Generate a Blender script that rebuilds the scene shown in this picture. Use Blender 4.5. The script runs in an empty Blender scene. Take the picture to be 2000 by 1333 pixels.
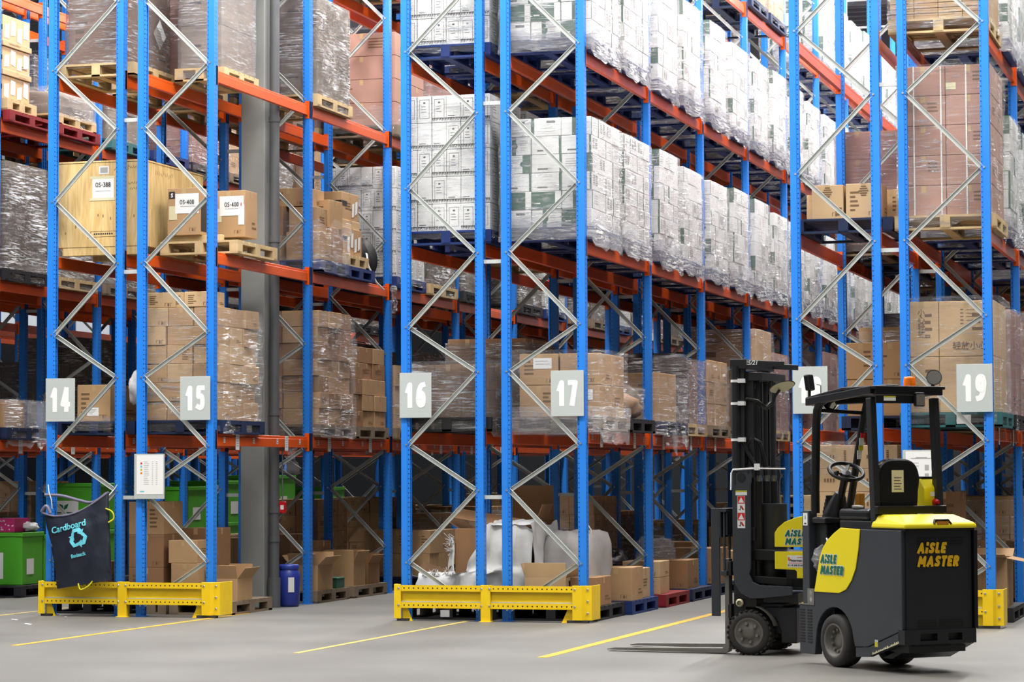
import bpy, bmesh, math, random
from mathutils import Vector, Matrix, Euler, noise
PI = math.pi
RND = random.Random(11)
SC = bpy.context.scene
COL = SC.collection

# ------------------------------------------------------------------ materials
def lin(c):
    c = c / 255.0
    return c / 12.92 if c <= 0.04045 else ((c + 0.055) / 1.055) ** 2.4

def rgb(r, g, b):
    return (lin(r), lin(g), lin(b), 1.0)

MATS = {}
def mat(name, col, rough=0.5, metal=0.0, var=0.0, vscale=6.0, bump=0.0, bscale=60.0, coat=0.0, stretch=(1, 1, 1), spec=0.5):
    m = bpy.data.materials.new(name); m.use_nodes = True
    nt = m.node_tree; N = nt.nodes; L = nt.links
    b = N['Principled BSDF']
    c = rgb(*col)
    b.inputs['Base Color'].default_value = c
    b.inputs['Roughness'].default_value = rough
    b.inputs['Metallic'].default_value = metal
    b.inputs['Specular IOR Level'].default_value = spec
    if coat: b.inputs['Coat Weight'].default_value = coat
    tc = None
    if var or bump:
        tc = N.new('ShaderNodeTexCoord'); mp = N.new('ShaderNodeMapping')
        mp.inputs['Scale'].default_value = stretch
        L.new(tc.outputs['Object'], mp.inputs['Vector'])
    if var:
        oi = N.new('ShaderNodeObjectInfo')
        n = N.new('ShaderNodeTexNoise'); n.inputs['Scale'].default_value = vscale; n.inputs['Detail'].default_value = 4
        n.noise_dimensions = '4D'
        L.new(mp.outputs['Vector'], n.inputs['Vector'])
        mu = N.new('ShaderNodeMath'); mu.operation = 'MULTIPLY'; mu.inputs[1].default_value = 37.0
        L.new(oi.outputs['Random'], mu.inputs[0]); L.new(mu.outputs[0], n.inputs['W'])
        r = N.new('ShaderNodeValToRGB')
        r.color_ramp.elements[0].position = 0.25; r.color_ramp.elements[1].position = 0.75
        r.color_ramp.elements[0].color = tuple(x * (1 - var) for x in c[:3]) + (1,)
        r.color_ramp.elements[1].color = tuple(min(1, x * (1 + var)) for x in c[:3]) + (1,)
        L.new(n.outputs['Fac'], r.inputs['Fac']); L.new(r.outputs['Color'], b.inputs['Base Color'])
    if bump:
        n2 = N.new('ShaderNodeTexNoise'); n2.inputs['Scale'].default_value = bscale; n2.inputs['Detail'].default_value = 3
        L.new(mp.outputs['Vector'], n2.inputs['Vector'])
        bp = N.new('ShaderNodeBump'); bp.inputs['Strength'].default_value = bump; bp.inputs['Distance'].default_value = 0.01
        L.new(n2.outputs['Fac'], bp.inputs['Height']); L.new(bp.outputs['Normal'], b.inputs['Normal'])
    MATS[name] = m
    return m

def wrapmat(name, tint=(255, 255, 255), film=0.08, lo=0.04, hi=0.5, milky=(0.9, 0.9, 0.92)):
    """clear stretch film: mostly see-through, with creases round the load whose highlights are partly painted white"""
    m = bpy.data.materials.new(name); m.use_nodes = True
    nt = m.node_tree; N = nt.nodes; L = nt.links
    for n in list(N): N.remove(n)
    out = N.new('ShaderNodeOutputMaterial')
    tr = N.new('ShaderNodeBsdfTransparent'); tr.inputs['Color'].default_value = rgb(*tint)
    gl = N.new('ShaderNodeBsdfGlossy'); gl.inputs['Roughness'].default_value = 0.14
    df = N.new('ShaderNodeBsdfDiffuse'); df.inputs['Color'].default_value = (*milky, 1)
    tc = N.new('ShaderNodeTexCoord'); mp = N.new('ShaderNodeMapping')
    mp.inputs['Scale'].default_value = (1.0, 1.0, 11.0); mp.inputs['Rotation'].default_value = (0.10, 0.13, 0)
    L.new(tc.outputs['Object'], mp.inputs['Vector'])
    oi = N.new('ShaderNodeObjectInfo')
    mu = N.new('ShaderNodeMath'); mu.operation = 'MULTIPLY'; mu.inputs[1].default_value = 50.0
    L.new(oi.outputs['Random'], mu.inputs[0])
    n = N.new('ShaderNodeTexNoise'); n.noise_dimensions = '4D'; n.inputs['Scale'].default_value = 4.5; n.inputs['Detail'].default_value = 5; n.inputs['Roughness'].default_value = 0.62; n.inputs['Distortion'].default_value = 0.9
    L.new(mp.outputs['Vector'], n.inputs['Vector']); L.new(mu.outputs[0], n.inputs['W'])
    def M(op, a, b=None):
        q = N.new('ShaderNodeMath'); q.operation = op; q.use_clamp = op in ('POWER', 'MULTIPLY', 'SMOOTHSTEP')
        for k_, v_ in enumerate((a, b)):
            if v_ is None: continue
            if isinstance(v_, (int, float)): q.inputs[k_].default_value = v_
            else: L.new(v_, q.inputs[k_])
        return q.outputs[0]
    def ramp(v, a, b, c, d):
        q = N.new('ShaderNodeMapRange'); q.inputs['From Min'].default_value = a; q.inputs['From Max'].default_value = b
        q.inputs['To Min'].default_value = c; q.inputs['To Max'].default_value = d; L.new(v, q.inputs['Value']); return q.outputs[0]
    p2 = N.new('ShaderNodeTexNoise'); p2.noise_dimensions = '4D'; p2.inputs['Scale'].default_value = 2.6; p2.inputs['Detail'].default_value = 3
    L.new(tc.outputs['Object'], p2.inputs['Vector']); L.new(mu.outputs[0], p2.inputs['W'])
    fac = M('ADD', M('MULTIPLY', ramp(n.outputs['Fac'], .50, .60, 0, 1), ramp(p2.outputs['Fac'], .40, .62, .12, hi)), lo)
    bp = N.new('ShaderNodeBump'); bp.inputs['Strength'].default_value = 1.0; bp.inputs['Distance'].default_value = 0.10
    L.new(n.outputs['Fac'], bp.inputs['Height']); L.new(bp.outputs['Normal'], gl.inputs['Normal'])
    m1 = N.new('ShaderNodeMixShader'); m1.inputs['Fac'].default_value = film
    L.new(tr.outputs[0], m1.inputs[1]); L.new(df.outputs[0], m1.inputs[2])
    d2 = N.new('ShaderNodeBsdfDiffuse'); d2.inputs['Color'].default_value = (.95, .95, .96, 1); L.new(bp.outputs['Normal'], d2.inputs['Normal'])  # white diffuse streaks paint gloss highlights into the creases
    m3 = N.new('ShaderNodeMixShader'); m3.inputs['Fac'].default_value = .42; L.new(gl.outputs[0], m3.inputs[1]); L.new(d2.outputs[0], m3.inputs[2])
    m2 = N.new('ShaderNodeMixShader')
    L.new(fac, m2.inputs['Fac']); L.new(m1.outputs[0], m2.inputs[1]); L.new(m3.outputs[0], m2.inputs[2])
    L.new(m2.outputs[0], out.inputs['Surface'])
    MATS[name] = m
    return m

def steelmat(name, col):
    """painted upright: rows of punched holes every 50 mm down the inner lip and the aisle face"""
    m = mat(name, col, 0.38, var=0.08, vscale=3)
    nt = m.node_tree; N = nt.nodes; L = nt.links; b = N['Principled BSDF']
    src = b.inputs['Base Color'].links[0].from_socket
    tc = N.new('ShaderNodeTexCoord'); sp = N.new('ShaderNodeSeparateXYZ'); L.new(tc.outputs['Object'], sp.inputs[0])
    def M(op, a, bb=None):
        n = N.new('ShaderNodeMath'); n.operation = op
        for i, v in enumerate((a, bb)):
            if v is None: continue
            if isinstance(v, (int, float)): n.inputs[i].default_value = v
            else: L.new(v, n.inputs[i])
        return n.outputs[0]
    fz = M('SUBTRACT', M('FRACT', M('DIVIDE', sp.outputs['Z'], 0.05)), 0.5)
    az = M('ABSOLUTE', M('MULTIPLY', fz, 0.05))
    ax = M('ABSOLUTE', M('SUBTRACT', M('ABSOLUTE', sp.outputs['X']), 0.078))
    lip = M('MULTIPLY', M('LESS_THAN', ax, 0.0048), M('LESS_THAN', az, 0.0062))
    ay = M('ABSOLUTE', M('SUBTRACT', M('ABSOLUTE', M('SUBTRACT', sp.outputs['Y'], 0.05)), 0.022))
    face = M('MULTIPLY', M('MULTIPLY', M('LESS_THAN', ay, 0.005), M('LESS_THAN', az, 0.010)), M('LESS_THAN', M('ABSOLUTE', sp.outputs['X']), 0.002))
    hole = M('MAXIMUM', lip, face)
    mx = N.new('ShaderNodeMix'); mx.data_type = 'RGBA'
    L.new(hole, mx.inputs['Factor']); L.new(src, mx.inputs['A']); mx.inputs['B'].default_value = rgb(14, 22, 44)
    L.new(mx.outputs['Result'], b.inputs['Base Color'])
    return m

def woodmat(name, c1, c2, scale=3.0):
    m = mat(name, c1, 0.7)
    nt = m.node_tree; N = nt.nodes; L = nt.links; b = N['Principled BSDF']
    tc = N.new('ShaderNodeTexCoord'); mp = N.new('ShaderNodeMapping'); mp.inputs['Scale'].default_value = (5, 5, 0.7)
    L.new(tc.outputs['Object'], mp.inputs['Vector'])
    n = N.new('ShaderNodeTexNoise'); n.inputs['Scale'].default_value = scale; n.inputs['Detail'].default_value = 5; n.inputs['Distortion'].default_value = 1.2
    L.new(mp.outputs['Vector'], n.inputs['Vector'])
    r = N.new('ShaderNodeValToRGB'); r.color_ramp.elements[0].position = 0.35; r.color_ramp.elements[1].position = 0.65
    r.color_ramp.elements[0].color = rgb(*c1); r.color_ramp.elements[1].color = rgb(*c2)
    L.new(n.outputs['Fac'], r.inputs['Fac']); L.new(r.outputs[0], b.inputs['Base Color'])
    return m

steelmat('blue_steel', (40, 132, 234))
mat('orange_steel', (240, 96, 24), 0.34, var=0.10, vscale=4)
mat('galvanised', (208, 212, 208), 0.45, metal=0.15, var=0.08, vscale=12)
mat('zinc_bolt', (205, 205, 200), 0.3, metal=0.8)
mat('yellow_paint', (255, 208, 22), 0.42, var=0.10, vscale=5)
mat('dark_hole', (30, 24, 14), 0.9)
mat('floor_concrete', (112, 110, 105), 0.5, var=0.24, vscale=0.6, bump=0.05, bscale=30)
mat('line_yellow', (206, 160, 46), 0.6, var=0.3, vscale=9)
mat('wall_grey', (40, 42, 46), 0.7)
mat('ceiling_grey', (150, 152, 152), 0.6)
mat('column_grey', (150, 152, 149), 0.7, var=0.10, vscale=2.5)
mat('pipe_grey', (96, 98, 100), 0.5, var=0.06)
mat('kraft', (190, 152, 110), 0.8, var=0.10, vscale=2.2)
mat('kraft_dark', (158, 118, 82), 0.82, var=0.10, vscale=2.2)
mat('kraft_light', (206, 172, 130), 0.8, var=0.08, vscale=2.2)
mat('kraft_mauve', (178, 136, 120), 0.8, var=0.07, vscale=2.2)
mat('kraft_in', (120, 90, 64), 0.9)
mat('tape_tan', (196, 164, 118), 0.35)
mat('tape_black', (28, 26, 24), 0.4)
mat('white_card', (232, 232, 230), 0.65, var=0.04)
mat('paper', (244, 244, 242), 0.6)
mat('ink', (48, 44, 42), 0.7)
mat('ink_soft', (92, 90, 88), 0.7)
mat('ink_pale', (176, 174, 172), 0.7)
mat('ink_brown', (122, 92, 64), 0.8)
mat('green_print', (16, 78, 52), 0.5)
mat('pallet_wood', (208, 180, 134), 0.8, var=0.18, vscale=7)
mat('pallet_old', (136, 118, 98), 0.85, var=0.2, vscale=7)
mat('pallet_blue', (20, 48, 112), 0.6, var=0.2, vscale=6)
mat('pallet_navy', (22, 40, 76), 0.6, var=0.2, vscale=6)
mat('pallet_red', (140, 28, 34), 0.6, var=0.2, vscale=6)
mat('pallet_teal', (52, 112, 116), 0.55, var=0.15, vscale=6)
mat('pallet_black', (30, 30, 34), 0.6, var=0.2, vscale=6)
mat('black_film', (26, 26, 28), 0.22, bump=0.8, bscale=9, stretch=(1, 1, 5))
mat('grey_load', (122, 106, 90), 0.7, var=0.3, vscale=3, stretch=(1, 1, 3))
mat('white_strap', (236, 236, 230), 0.5)
mat('sign_grey', (198, 204, 202), 0.45, metal=0.1, var=0.03)
mat('sign_white', (250, 250, 250), 0.5)
mat('green_plastic', (84, 176, 44), 0.45, var=0.08)
mat('green_dark', (26, 92, 70), 0.5, var=0.12)
mat('pink_card', (196, 46, 110), 0.55, var=0.1)
mat('woven_white', (232, 232, 232), 0.6, var=0.05, bump=0.8, bscale=10)
mat('bag_navy', (30, 34, 48), 0.4, var=0.15, bump=0.9, bscale=4.5)
mat('cloth_grey', (176, 172, 170), 0.7, var=0.15, vscale=4, bump=0.6, bscale=9)
mat('line_worn', (196, 172, 96), 0.6, var=0.4, vscale=14)
mat('bag_lilac', (112, 108, 130), 0.5)
mat('cyan_print', (104, 206, 224), 0.6)
mat('hi_vis', (206, 196, 30), 0.5)
mat('blue_drum', (44, 62, 158), 0.4, var=0.06)
mat('truck_grey', (58, 62, 68), 0.42, var=0.10, vscale=4)
mat('truck_dark', (30, 32, 35), 0.45, var=0.1, vscale=4)
mat('truck_black', (14, 14, 16), 0.4)
mat('truck_yellow', (255, 234, 26), 0.45)
mat('truck_mustard', (196, 128, 28), 0.6)
mat('rubber', (52, 50, 48), 0.8, var=0.2, vscale=10)
mat('rim_grey', (112, 110, 102), 0.6, metal=0.2, var=0.25, vscale=9)
mat('steel_worn', (138, 136, 130), 0.45, metal=0.5, var=0.2, vscale=8)
mat('chrome', (225, 225, 225), 0.12, metal=1.0)
mat('lamp_glass', (120, 116, 110), 0.15)
mat('mirror_glass', (215, 210, 190), 0.06, metal=1.0)
mat('amber', (255, 120, 10), 0.25)
mat('red_plastic', (200, 20, 30), 0.3)
mat('red_ink', (216, 44, 36), 0.5)
mat('cream', (226, 218, 180), 0.5)
mat('logo_green', (14, 110, 84), 0.5)
mat('logo_gold', (244, 190, 20), 0.5)
mat('seat_vinyl', (18, 18, 20), 0.33, bump=0.1, bscale=20)
woodmat('plywood', (214, 176, 110), (238, 206, 146))
m_ = mat('daylight_panel', (225, 232, 238), .4)
m_.node_tree.nodes['Principled BSDF'].inputs['Emission Color'].default_value = (.9, .95, 1, 1); m_.node_tree.nodes['Principled BSDF'].inputs['Emission Strength'].default_value = .42
wrapmat('film_clear', film=0.04, lo=0.03, hi=0.6)
wrapmat('film_white', film=0.12, lo=0.06, hi=0.85, milky=(0.85, 0.85, 0.88))
wrapmat('film_dense', tint=(225, 225, 230), film=0.16, lo=0.14, hi=0.9, milky=(0.5, 0.5, 0.53))
wrapmat('film_mauve', tint=(236, 226, 228), film=0.12, lo=0.05, hi=0.7, milky=(0.62, 0.54, 0.55))
wrapmat('film_grey', tint=(212, 207, 202), film=0.16, lo=0.08, hi=0.95, milky=(0.45, 0.43, 0.41))

# ------------------------------------------------------------------ mesh building
class MB:
    def __init__(s):
        s.v = []; s.f = []; s.m = []; s.s = []
    def add(s, vs, fs, m=0, smooth=False):
        o = len(s.v); s.v += [tuple(x) for x in vs]
        for f in fs:
            s.f.append(tuple(i + o for i in f)); s.m.append(m); s.s.append(smooth)
        return s
    def box(s, x0, y0, z0, x1, y1, z1, m=0):
        vs = [(x, y, z) for z in (z0, z1) for y in (y0, y1) for x in (x0, x1)]
        return s.add(vs, [(0, 2, 3, 1), (4, 5, 7, 6), (0, 1, 5, 4), (2, 6, 7, 3), (0, 4, 6, 2), (1, 3, 7, 5)], m)
    def obox(s, c, d, rot, m=0):
        R_ = rot if isinstance(rot, Matrix) else Euler(rot).to_matrix()
        c = Vector(c); vs = []
        for z in (-.5, .5):
            for y in (-.5, .5):
                for x in (-.5, .5):
                    vs.append(c + R_ @ Vector((x * d[0], y * d[1], z * d[2])))
        return s.add(vs, [(0, 2, 3, 1), (4, 5, 7, 6), (0, 1, 5, 4), (2, 6, 7, 3), (0, 4, 6, 2), (1, 3, 7, 5)], m)
    def bar(s, p, q, w, h, m=0, up=(0, 0, 1)):
        p = Vector(p); q = Vector(q); d = (q - p); l = d.length; d.normalize()
        u = Vector(up)
        if abs(u.dot(d)) > .95: u = Vector((1, 0, 0))
        sx = d.cross(u).normalized(); u2 = sx.cross(d)
        M_ = Matrix((d, sx, u2)).transposed()
        return s.obox((p + q) / 2, (l, w, h), M_, m)
    def prism(s, pts, a0, a1, axis='y', m=0):
        """polygon in the plane across the axis, pushed from a0 to a1 (x: (y,z); y: (x,z); z: (x,y))"""
        n = len(pts)
        def P(p, a):
            return (a, p[0], p[1]) if axis == 'x' else (p[0], a, p[1]) if axis == 'y' else (p[0], p[1], a)
        vs = [P(p, a0) for p in pts] + [P(p, a1) for p in pts]
        fs = [tuple(range(n)), tuple(range(2 * n - 1, n - 1, -1))] + [(i, i + n, (i + 1) % n + n, (i + 1) % n) for i in range(n)]
        return s.add(vs, fs, m)
    def cyl(s, p, q, r0, r1=None, n=16, m=0, caps=True, smooth=True):
        r1 = r0 if r1 is None else r1
        p = Vector(p); q = Vector(q); d = (q - p).normalized()
        a = Vector((0, 0, 1)) if abs(d.z) < .9 else Vector((1, 0, 0))
        u = d.cross(a).normalized(); w = d.cross(u)
        vs = []
        for c, r in ((p, r0), (q, r1)):
            for i in range(n):
                t = 2 * PI * i / n; vs.append(c + u * (r * math.cos(t)) + w * (r * math.sin(t)))
        s.add(vs, [(i, (i + 1) % n, (i + 1) % n + n, i + n) for i in range(n)], m, smooth)
        if caps:
            s.add(vs[:n], [tuple(range(n))[::-1]], m); s.add(vs[n:], [tuple(range(n))], m)
        return s
    def tube(s, pts, r, n=8, m=0):
        pts = [Vector(p) for p in pts]; vs = []; k = len(pts); prev = None
        for i, p in enumerate(pts):
            d = ((pts[i + 1] if i < k - 1 else p) - (pts[i - 1] if i else p)).normalized()
            if prev is None:
                a = Vector((0, 0, 1)) if abs(d.z) < .9 else Vector((1, 0, 0)); u = d.cross(a).normalized()
            else:
                u = (prev - d * prev.dot(d)).normalized()
            prev = u; w = d.cross(u)
            rr = r[i] if isinstance(r, (list, tuple)) else r
            for j in range(n):
                t = 2 * PI * j / n; vs.append(p + u * (rr * math.cos(t)) + w * (rr * math.sin(t)))
        fs = [(i * n + j, i * n + (j + 1) % n, (i + 1) * n + (j + 1) % n, (i + 1) * n + j) for i in range(k - 1) for j in range(n)]
        s.add(vs, fs, m, True)
        s.add(vs[:n], [tuple(range(n))[::-1]], m); s.add(vs[-n:], [tuple(range(n))], m)
        return s
    def lathe(s, prof, n=32, m=0, c=(0, 0, 0), axis='z'):
        vs = []
        for r, z in prof:
            for i in range(n):
                t = 2 * PI * i / n; x, y = r * math.cos(t), r * math.sin(t)
                P = (x, y, z) if axis == 'z' else (x, z, y) if axis == 'y' else (z, x, y)
                vs.append(tuple(P[k] + c[k] for k in range(3)))
        k = len(prof)
        fs = [(i * n + j, i * n + (j + 1) % n, (i + 1) * n + (j + 1) % n, (i + 1) * n + j) for i in range(k - 1) for j in range(n)]
        return s.add(vs, fs, m, True)
    def quad(s, a, b, c, d, m=0):
        return s.add([a, b, c, d], [(0, 1, 2, 3)], m)
    def front(s, x0, z0, x1, z1, y, m=0):       # a printed patch that faces -Y
        return s.quad((x0, y, z0), (x1, y, z0), (x1, y, z1), (x0, y, z1), m)
    def side(s, y0, z0, y1, z1, x, m=0):        # a printed patch that faces +X
        return s.quad((x, y0, z0), (x, y1, z0), (x, y1, z1), (x, y0, z1), m)
    def mesh(s, name, mats, bevel=0.0, seg=1, recalc=True):
        me = bpy.data.meshes.new(name)
        me.from_pydata(s.v, [], s.f)
        for i, p in enumerate(me.polygons):
            p.material_index = s.m[i]; p.use_smooth = s.s[i]
        for m in mats: me.materials.append(MATS[m])
        if bevel or recalc:
            bm = bmesh.new(); bm.from_mesh(me)
            if recalc: bmesh.ops.recalc_face_normals(bm, faces=[f for f in bm.faces if len(f.verts) > 0])
            if bevel:
                es = [e for e in bm.edges if len(e.link_faces) == 2 and e.calc_face_angle(0) > .5 and not (e.link_faces[0].smooth and e.link_faces[1].smooth)]
                bmesh.ops.bevel(bm, geom=es, offset=bevel, segments=seg, affect='EDGES', profile=.5, clamp_overlap=True)
            bm.to_mesh(me); bm.free()
        me.update()
        return me

def obj(name, me, parent=None, loc=(0, 0, 0), rot=(0, 0, 0), label=None):
    o = bpy.data.objects.new(name, me); COL.objects.link(o)
    o.location = loc; o.rotation_euler = rot
    if parent is not None: o.parent = parent
    if label: o['label'] = label
    return o

def tag(o, label, cat, group=None):
    o['label'] = label; o['category'] = cat
    if group: o['group'] = group
    return o

def thing(name, label, cat, loc=(0, 0, 0), rz=0.0, group=None):
    return tag(obj(name, None, None, loc, (0, 0, rz)), label, cat, group)

def struct(name, me, loc=(0, 0, 0)):
    o = obj(name, me, None, loc); o['kind'] = 'structure'; return o

def copy_tree(o, parent=None):
    c = o.copy(); COL.objects.link(c)
    if parent is not None: c.parent = parent
    for ch in list(o.children): copy_tree(ch, c)
    return c

def text_mesh(txt, size, mats='ink', bold=0.0, shear=0.0, xs=1.0, align='CENTER', extrude=0.0006, spacing=1.0, line=1.0):
    cu = bpy.data.curves.new('lettering', 'FONT')
    cu.body = txt; cu.size = size; cu.offset = bold; cu.shear = shear; cu.align_x = align; cu.align_y = 'CENTER'
    cu.extrude = extrude; cu.space_character = spacing; cu.space_line = line; cu.resolution_u = 3
    o = bpy.data.objects.new('lettering', cu); COL.objects.link(o)
    dg = bpy.context.evaluated_depsgraph_get(); dg.update()
    me = bpy.data.meshes.new_from_object(o.evaluated_get(dg))
    bpy.data.objects.remove(o); bpy.data.curves.remove(cu)
    me.transform(Matrix.Diagonal((xs, 1, 1, 1)))
    me.materials.clear(); me.materials.append(MATS[mats])
    return me

GLYPH = {
 '1': (.46, [[(.0, .70), (.8, 1), (.8, 0)]]), '4': (.66, [[(.66, 1), (0, .26), (1, .26)], [(.72, 1), (.72, 0)]]),
 '5': (.60, [[(.95, 1), (.12, 1), (.08, .56), (.4, .62), (.7, .60), (.92, .48), (1, .30), (.93, .13), (.72, .02), (.4, 0), (.03, .05)]]),
 '6': (.62, [[(.90, .99), (.62, .97), (.36, .87), (.14, .68), (.03, .46), (0, .30), (.04, .16), (.16, .05), (.36, .0), (.62, .0), (.84, .05), (.96, .17), (1, .30), (.96, .43), (.84, .54), (.62, .59), (.36, .59), (.14, .52), (.03, .40)]]),
 '7': (.60, [[(0, 1), (1, 1), (.35, 0)]]), '8': (.62, [[(.5, .54), (.2, .60), (.07, .70), (.06, .83), (.18, .95), (.5, 1), (.82, .95), (.94, .83), (.93, .70), (.8, .60), (.5, .54), (.2, .48), (.03, .36), (0, .22), (.1, .07), (.5, 0), (.9, .07), (1, .22), (.97, .36), (.8, .48), (.5, .54)]]),
 '0': (.62, [[(.5, 0), (.12, .08), (0, .32), (0, .68), (.12, .92), (.5, 1), (.88, .92), (1, .68), (1, .32), (.88, .08), (.5, 0)]]),
 '2': (.6, [[(.02, .85), (.3, 1), (.8, .97), (1, .75), (.8, .5), (0, 0), (1, 0)]]),
 '3': (.60, [[(.05, .95), (.5, 1), (.92, .88), (.9, .66), (.45, .54), (.95, .42), (1, .15), (.6, 0), (.03, .05)]]),
 'A': (.80, [[(0, 0), (.5, 1), (1, 0)], [(.22, .28), (.78, .28)]]), 'i': (.30, [[(.5, 0), (.5, .36)], [(.5, .97), (.5, 1.04)]]),
 'S': (.62, [[(1, .93), (.6, 1), (.15, .95), (.02, .74), (.25, .57), (.75, .44), (.98, .26), (.85, .05), (.4, 0), (0, .06)]]),
 'L': (.54, [[(0, 1), (0, 0), (1, 0)]]), 'E': (.56, [[(1, 1), (0, 1), (0, 0), (1, 0)], [(0, .5), (.85, .5)]]),
 'M': (.92, [[(0, 0), (.08, 1), (.5, .30), (.92, 1), (1, 0)]]), 'T': (.62, [[(0, 1), (1, 1)], [(.5, 1), (.5, 0)]]),
 'R': (.64, [[(0, 0), (0, 1), (.65, 1), (1, .88), (1, .60), (.65, .46), (0, .46)], [(.5, .46), (1, 0)]]), '-': (.42, [[(0, .42), (1, .42)]]),
 'O': (.78, [[(.5, 0), (.15, .08), (0, .32), (0, .68), (.15, .92), (.5, 1), (.85, .92), (1, .68), (1, .32), (.85, .08), (.5, 0)]])}
GLYPH['9'] = (.62, [[(1 - x, 1 - y) for x, y in GLYPH['6'][1][0]]])
def stroke_mesh(txt, h, wt, m, shear=0.0, gap=.10, xs=1.0, align='CENTER', grow=0.0, line=1.22):
    """heavy block lettering drawn with thick flat strokes; h is the height of a capital"""
    mb = MB(); t = h * wt; rows = txt.split('\n')
    for rn, row in enumerate(rows):
        Wd = [GLYPH[c][0] * h * xs for c in row]; tot = sum(Wd) + gap * h * (len(row) - 1)
        x = {'CENTER': -tot / 2, 'LEFT': 0}[align]; yb = -h / 2 + (len(rows) - 1) * h * line / 2 - rn * h * line
        for c, w in zip(row, Wd):
            for pl in GLYPH[c][1]:
                P = [Vector((x + t / 2 + px * (w - t), yb + t / 2 + py * (h - t), 0)) for px, py in pl]
                P = [Vector((p.x + shear * (p.y - yb), p.y, 0)) for p in P]; r = t / 2 + grow
                for k in range(len(P) - 1):
                    d = (P[k + 1] - P[k]).normalized(); n = Vector((-d.y, d.x, 0)) * r
                    a = P[k] - d * (r if k == 0 else 0); b = P[k + 1] + d * (r if k == len(P) - 2 else 0)
                    up = Vector((0, 0, 0.00004)) * (len(mb.f) + 1); mb.add([a - n + up, b - n + up, b + n + up, a + n + up], [(0, 1, 2, 3)])
                    if k: mb.add([P[k] + Vector((r * math.cos(q * PI / 5), r * math.sin(q * PI / 5), 0.00004 * (len(mb.f) + 1))) for q in range(10)], [tuple(range(10))])
            x += w + gap * h
    return mb.mesh('lettering', [m], recalc=False)

FRONT = (PI / 2, 0, 0)          # lettering that faces -Y
SIDE = (PI / 2, 0, PI / 2)      # lettering that faces +X

# ------------------------------------------------------------------ camera
cam_d = bpy.data.cameras.new('camera'); cam = bpy.data.objects.new('camera', cam_d); COL.objects.link(cam)
SC.camera = cam
cam_d.sensor_width = 36.0; cam_d.lens = 4987.5 * 36.0 / 2000.0; cam_d.clip_end = 300
def cam_axes(yaw, pitch, roll):
    fwd = Vector((-math.sin(yaw), math.cos(yaw), 0)); right = Vector((math.cos(yaw), math.sin(yaw), 0)); up = Vector((0, 0, 1))
    f2 = fwd * math.cos(pitch) + up * math.sin(pitch); u2 = up * math.cos(pitch) - fwd * math.sin(pitch)
    return right * math.cos(roll) + u2 * math.sin(roll), u2 * math.cos(roll) - right * math.sin(roll), f2
cr, cu_, cf = cam_axes(0.2906304, 0.051711, -0.0038771)
Mx = Matrix((cr, cu_, -cf)).transposed().to_4x4(); Mx.translation = Vector((12.877142, -25.286352, 1.528638))
cam.matrix_world = Mx

# ------------------------------------------------------------------ setting
def plane_mesh(name, a, b, c, d, m):
    return MB().quad(a, b, c, d).mesh(name, [m], recalc=False)
XA, XB, YA, YB, ZC = -18.0, 22.0, -32.0, 36.0, 11.2
struct('floor', plane_mesh('floor', (XA, YA, 0), (XB, YA, 0), (XB, YB, 0), (XA, YB, 0), 'floor_concrete'))
mb = MB(); mb.box(XA, YA, ZC, XB, YB, ZC + .1)
k = YA
while k < YB:
    mb.box(XA, k, ZC - .06, XB, k + .12, ZC); k += .5
for k in range(-30, 37, 6): mb.box(XA, k, ZC - .55, XB, k + .22, ZC - .06)
struct('ceiling', mb.mesh('ceiling', ['ceiling_grey'], recalc=False))
struct('wall_back', MB().box(XA, YB, 0, XB, YB + .2, ZC).mesh('wall_back', ['wall_grey']))
struct('wall_left', MB().box(XA - .2, YA, 0, XA, YB, ZC).mesh('wall_left', ['wall_grey']))
for i, (x0, x1) in enumerate(((-17.5, -6), (-5.5, 6), (6.5, 21.5))):      # daylight panels high in the far wall
    b_ = MB().box(x0, YB - .05, 5.2, x1, YB - .01, 11.0)
    for q in range(int((x1 - x0) / 1.2) + 1): b_.box(x0 + q * 1.2 - .04, YB - .10, 5.2, x0 + q * 1.2 + .04, YB - .05, 10.4, 1)
    struct('window_%d' % (i + 1), b_.mesh('window', ['daylight_panel', 'ceiling_grey']))
for i, x in enumerate((-5.2, -1.07, 3.03, 7.17, 11.4, 15.5)):       # glowing rooflights over the aisles, added to brighten the dark ceiling
    struct('window_%d' % (i + 5), MB().box(x - .75, -2, ZC - .09, x + .75, YB - 2, ZC - .065).mesh('window', ['daylight_panel']))
b_ = MB().box(XA + .01, -4, 5.2, XA + .05, YB - 1, 10.4)
struct('window_4', b_.mesh('window', ['daylight_panel']))
struct('wall_right', MB().box(XB, YA, 0, XB + .2, YB, ZC).mesh('wall_right', ['wall_grey']))
for i, (x, y0, y1, w) in enumerate([(2.0, -4.55, 0.9, .075), (4.83, -4.87, 0.0, .06), (7.015, -4.85, 9.0, .095), (-.48, -.8, 9.0, .06)]):
    struct('trim_%d' % (i + 1), MB().box(x - w / 2, y0, 0.0005, x + w / 2, y1, 0.002).mesh('floor_line', ['line_worn' if i in (1, 3) else 'line_yellow']))

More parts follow.
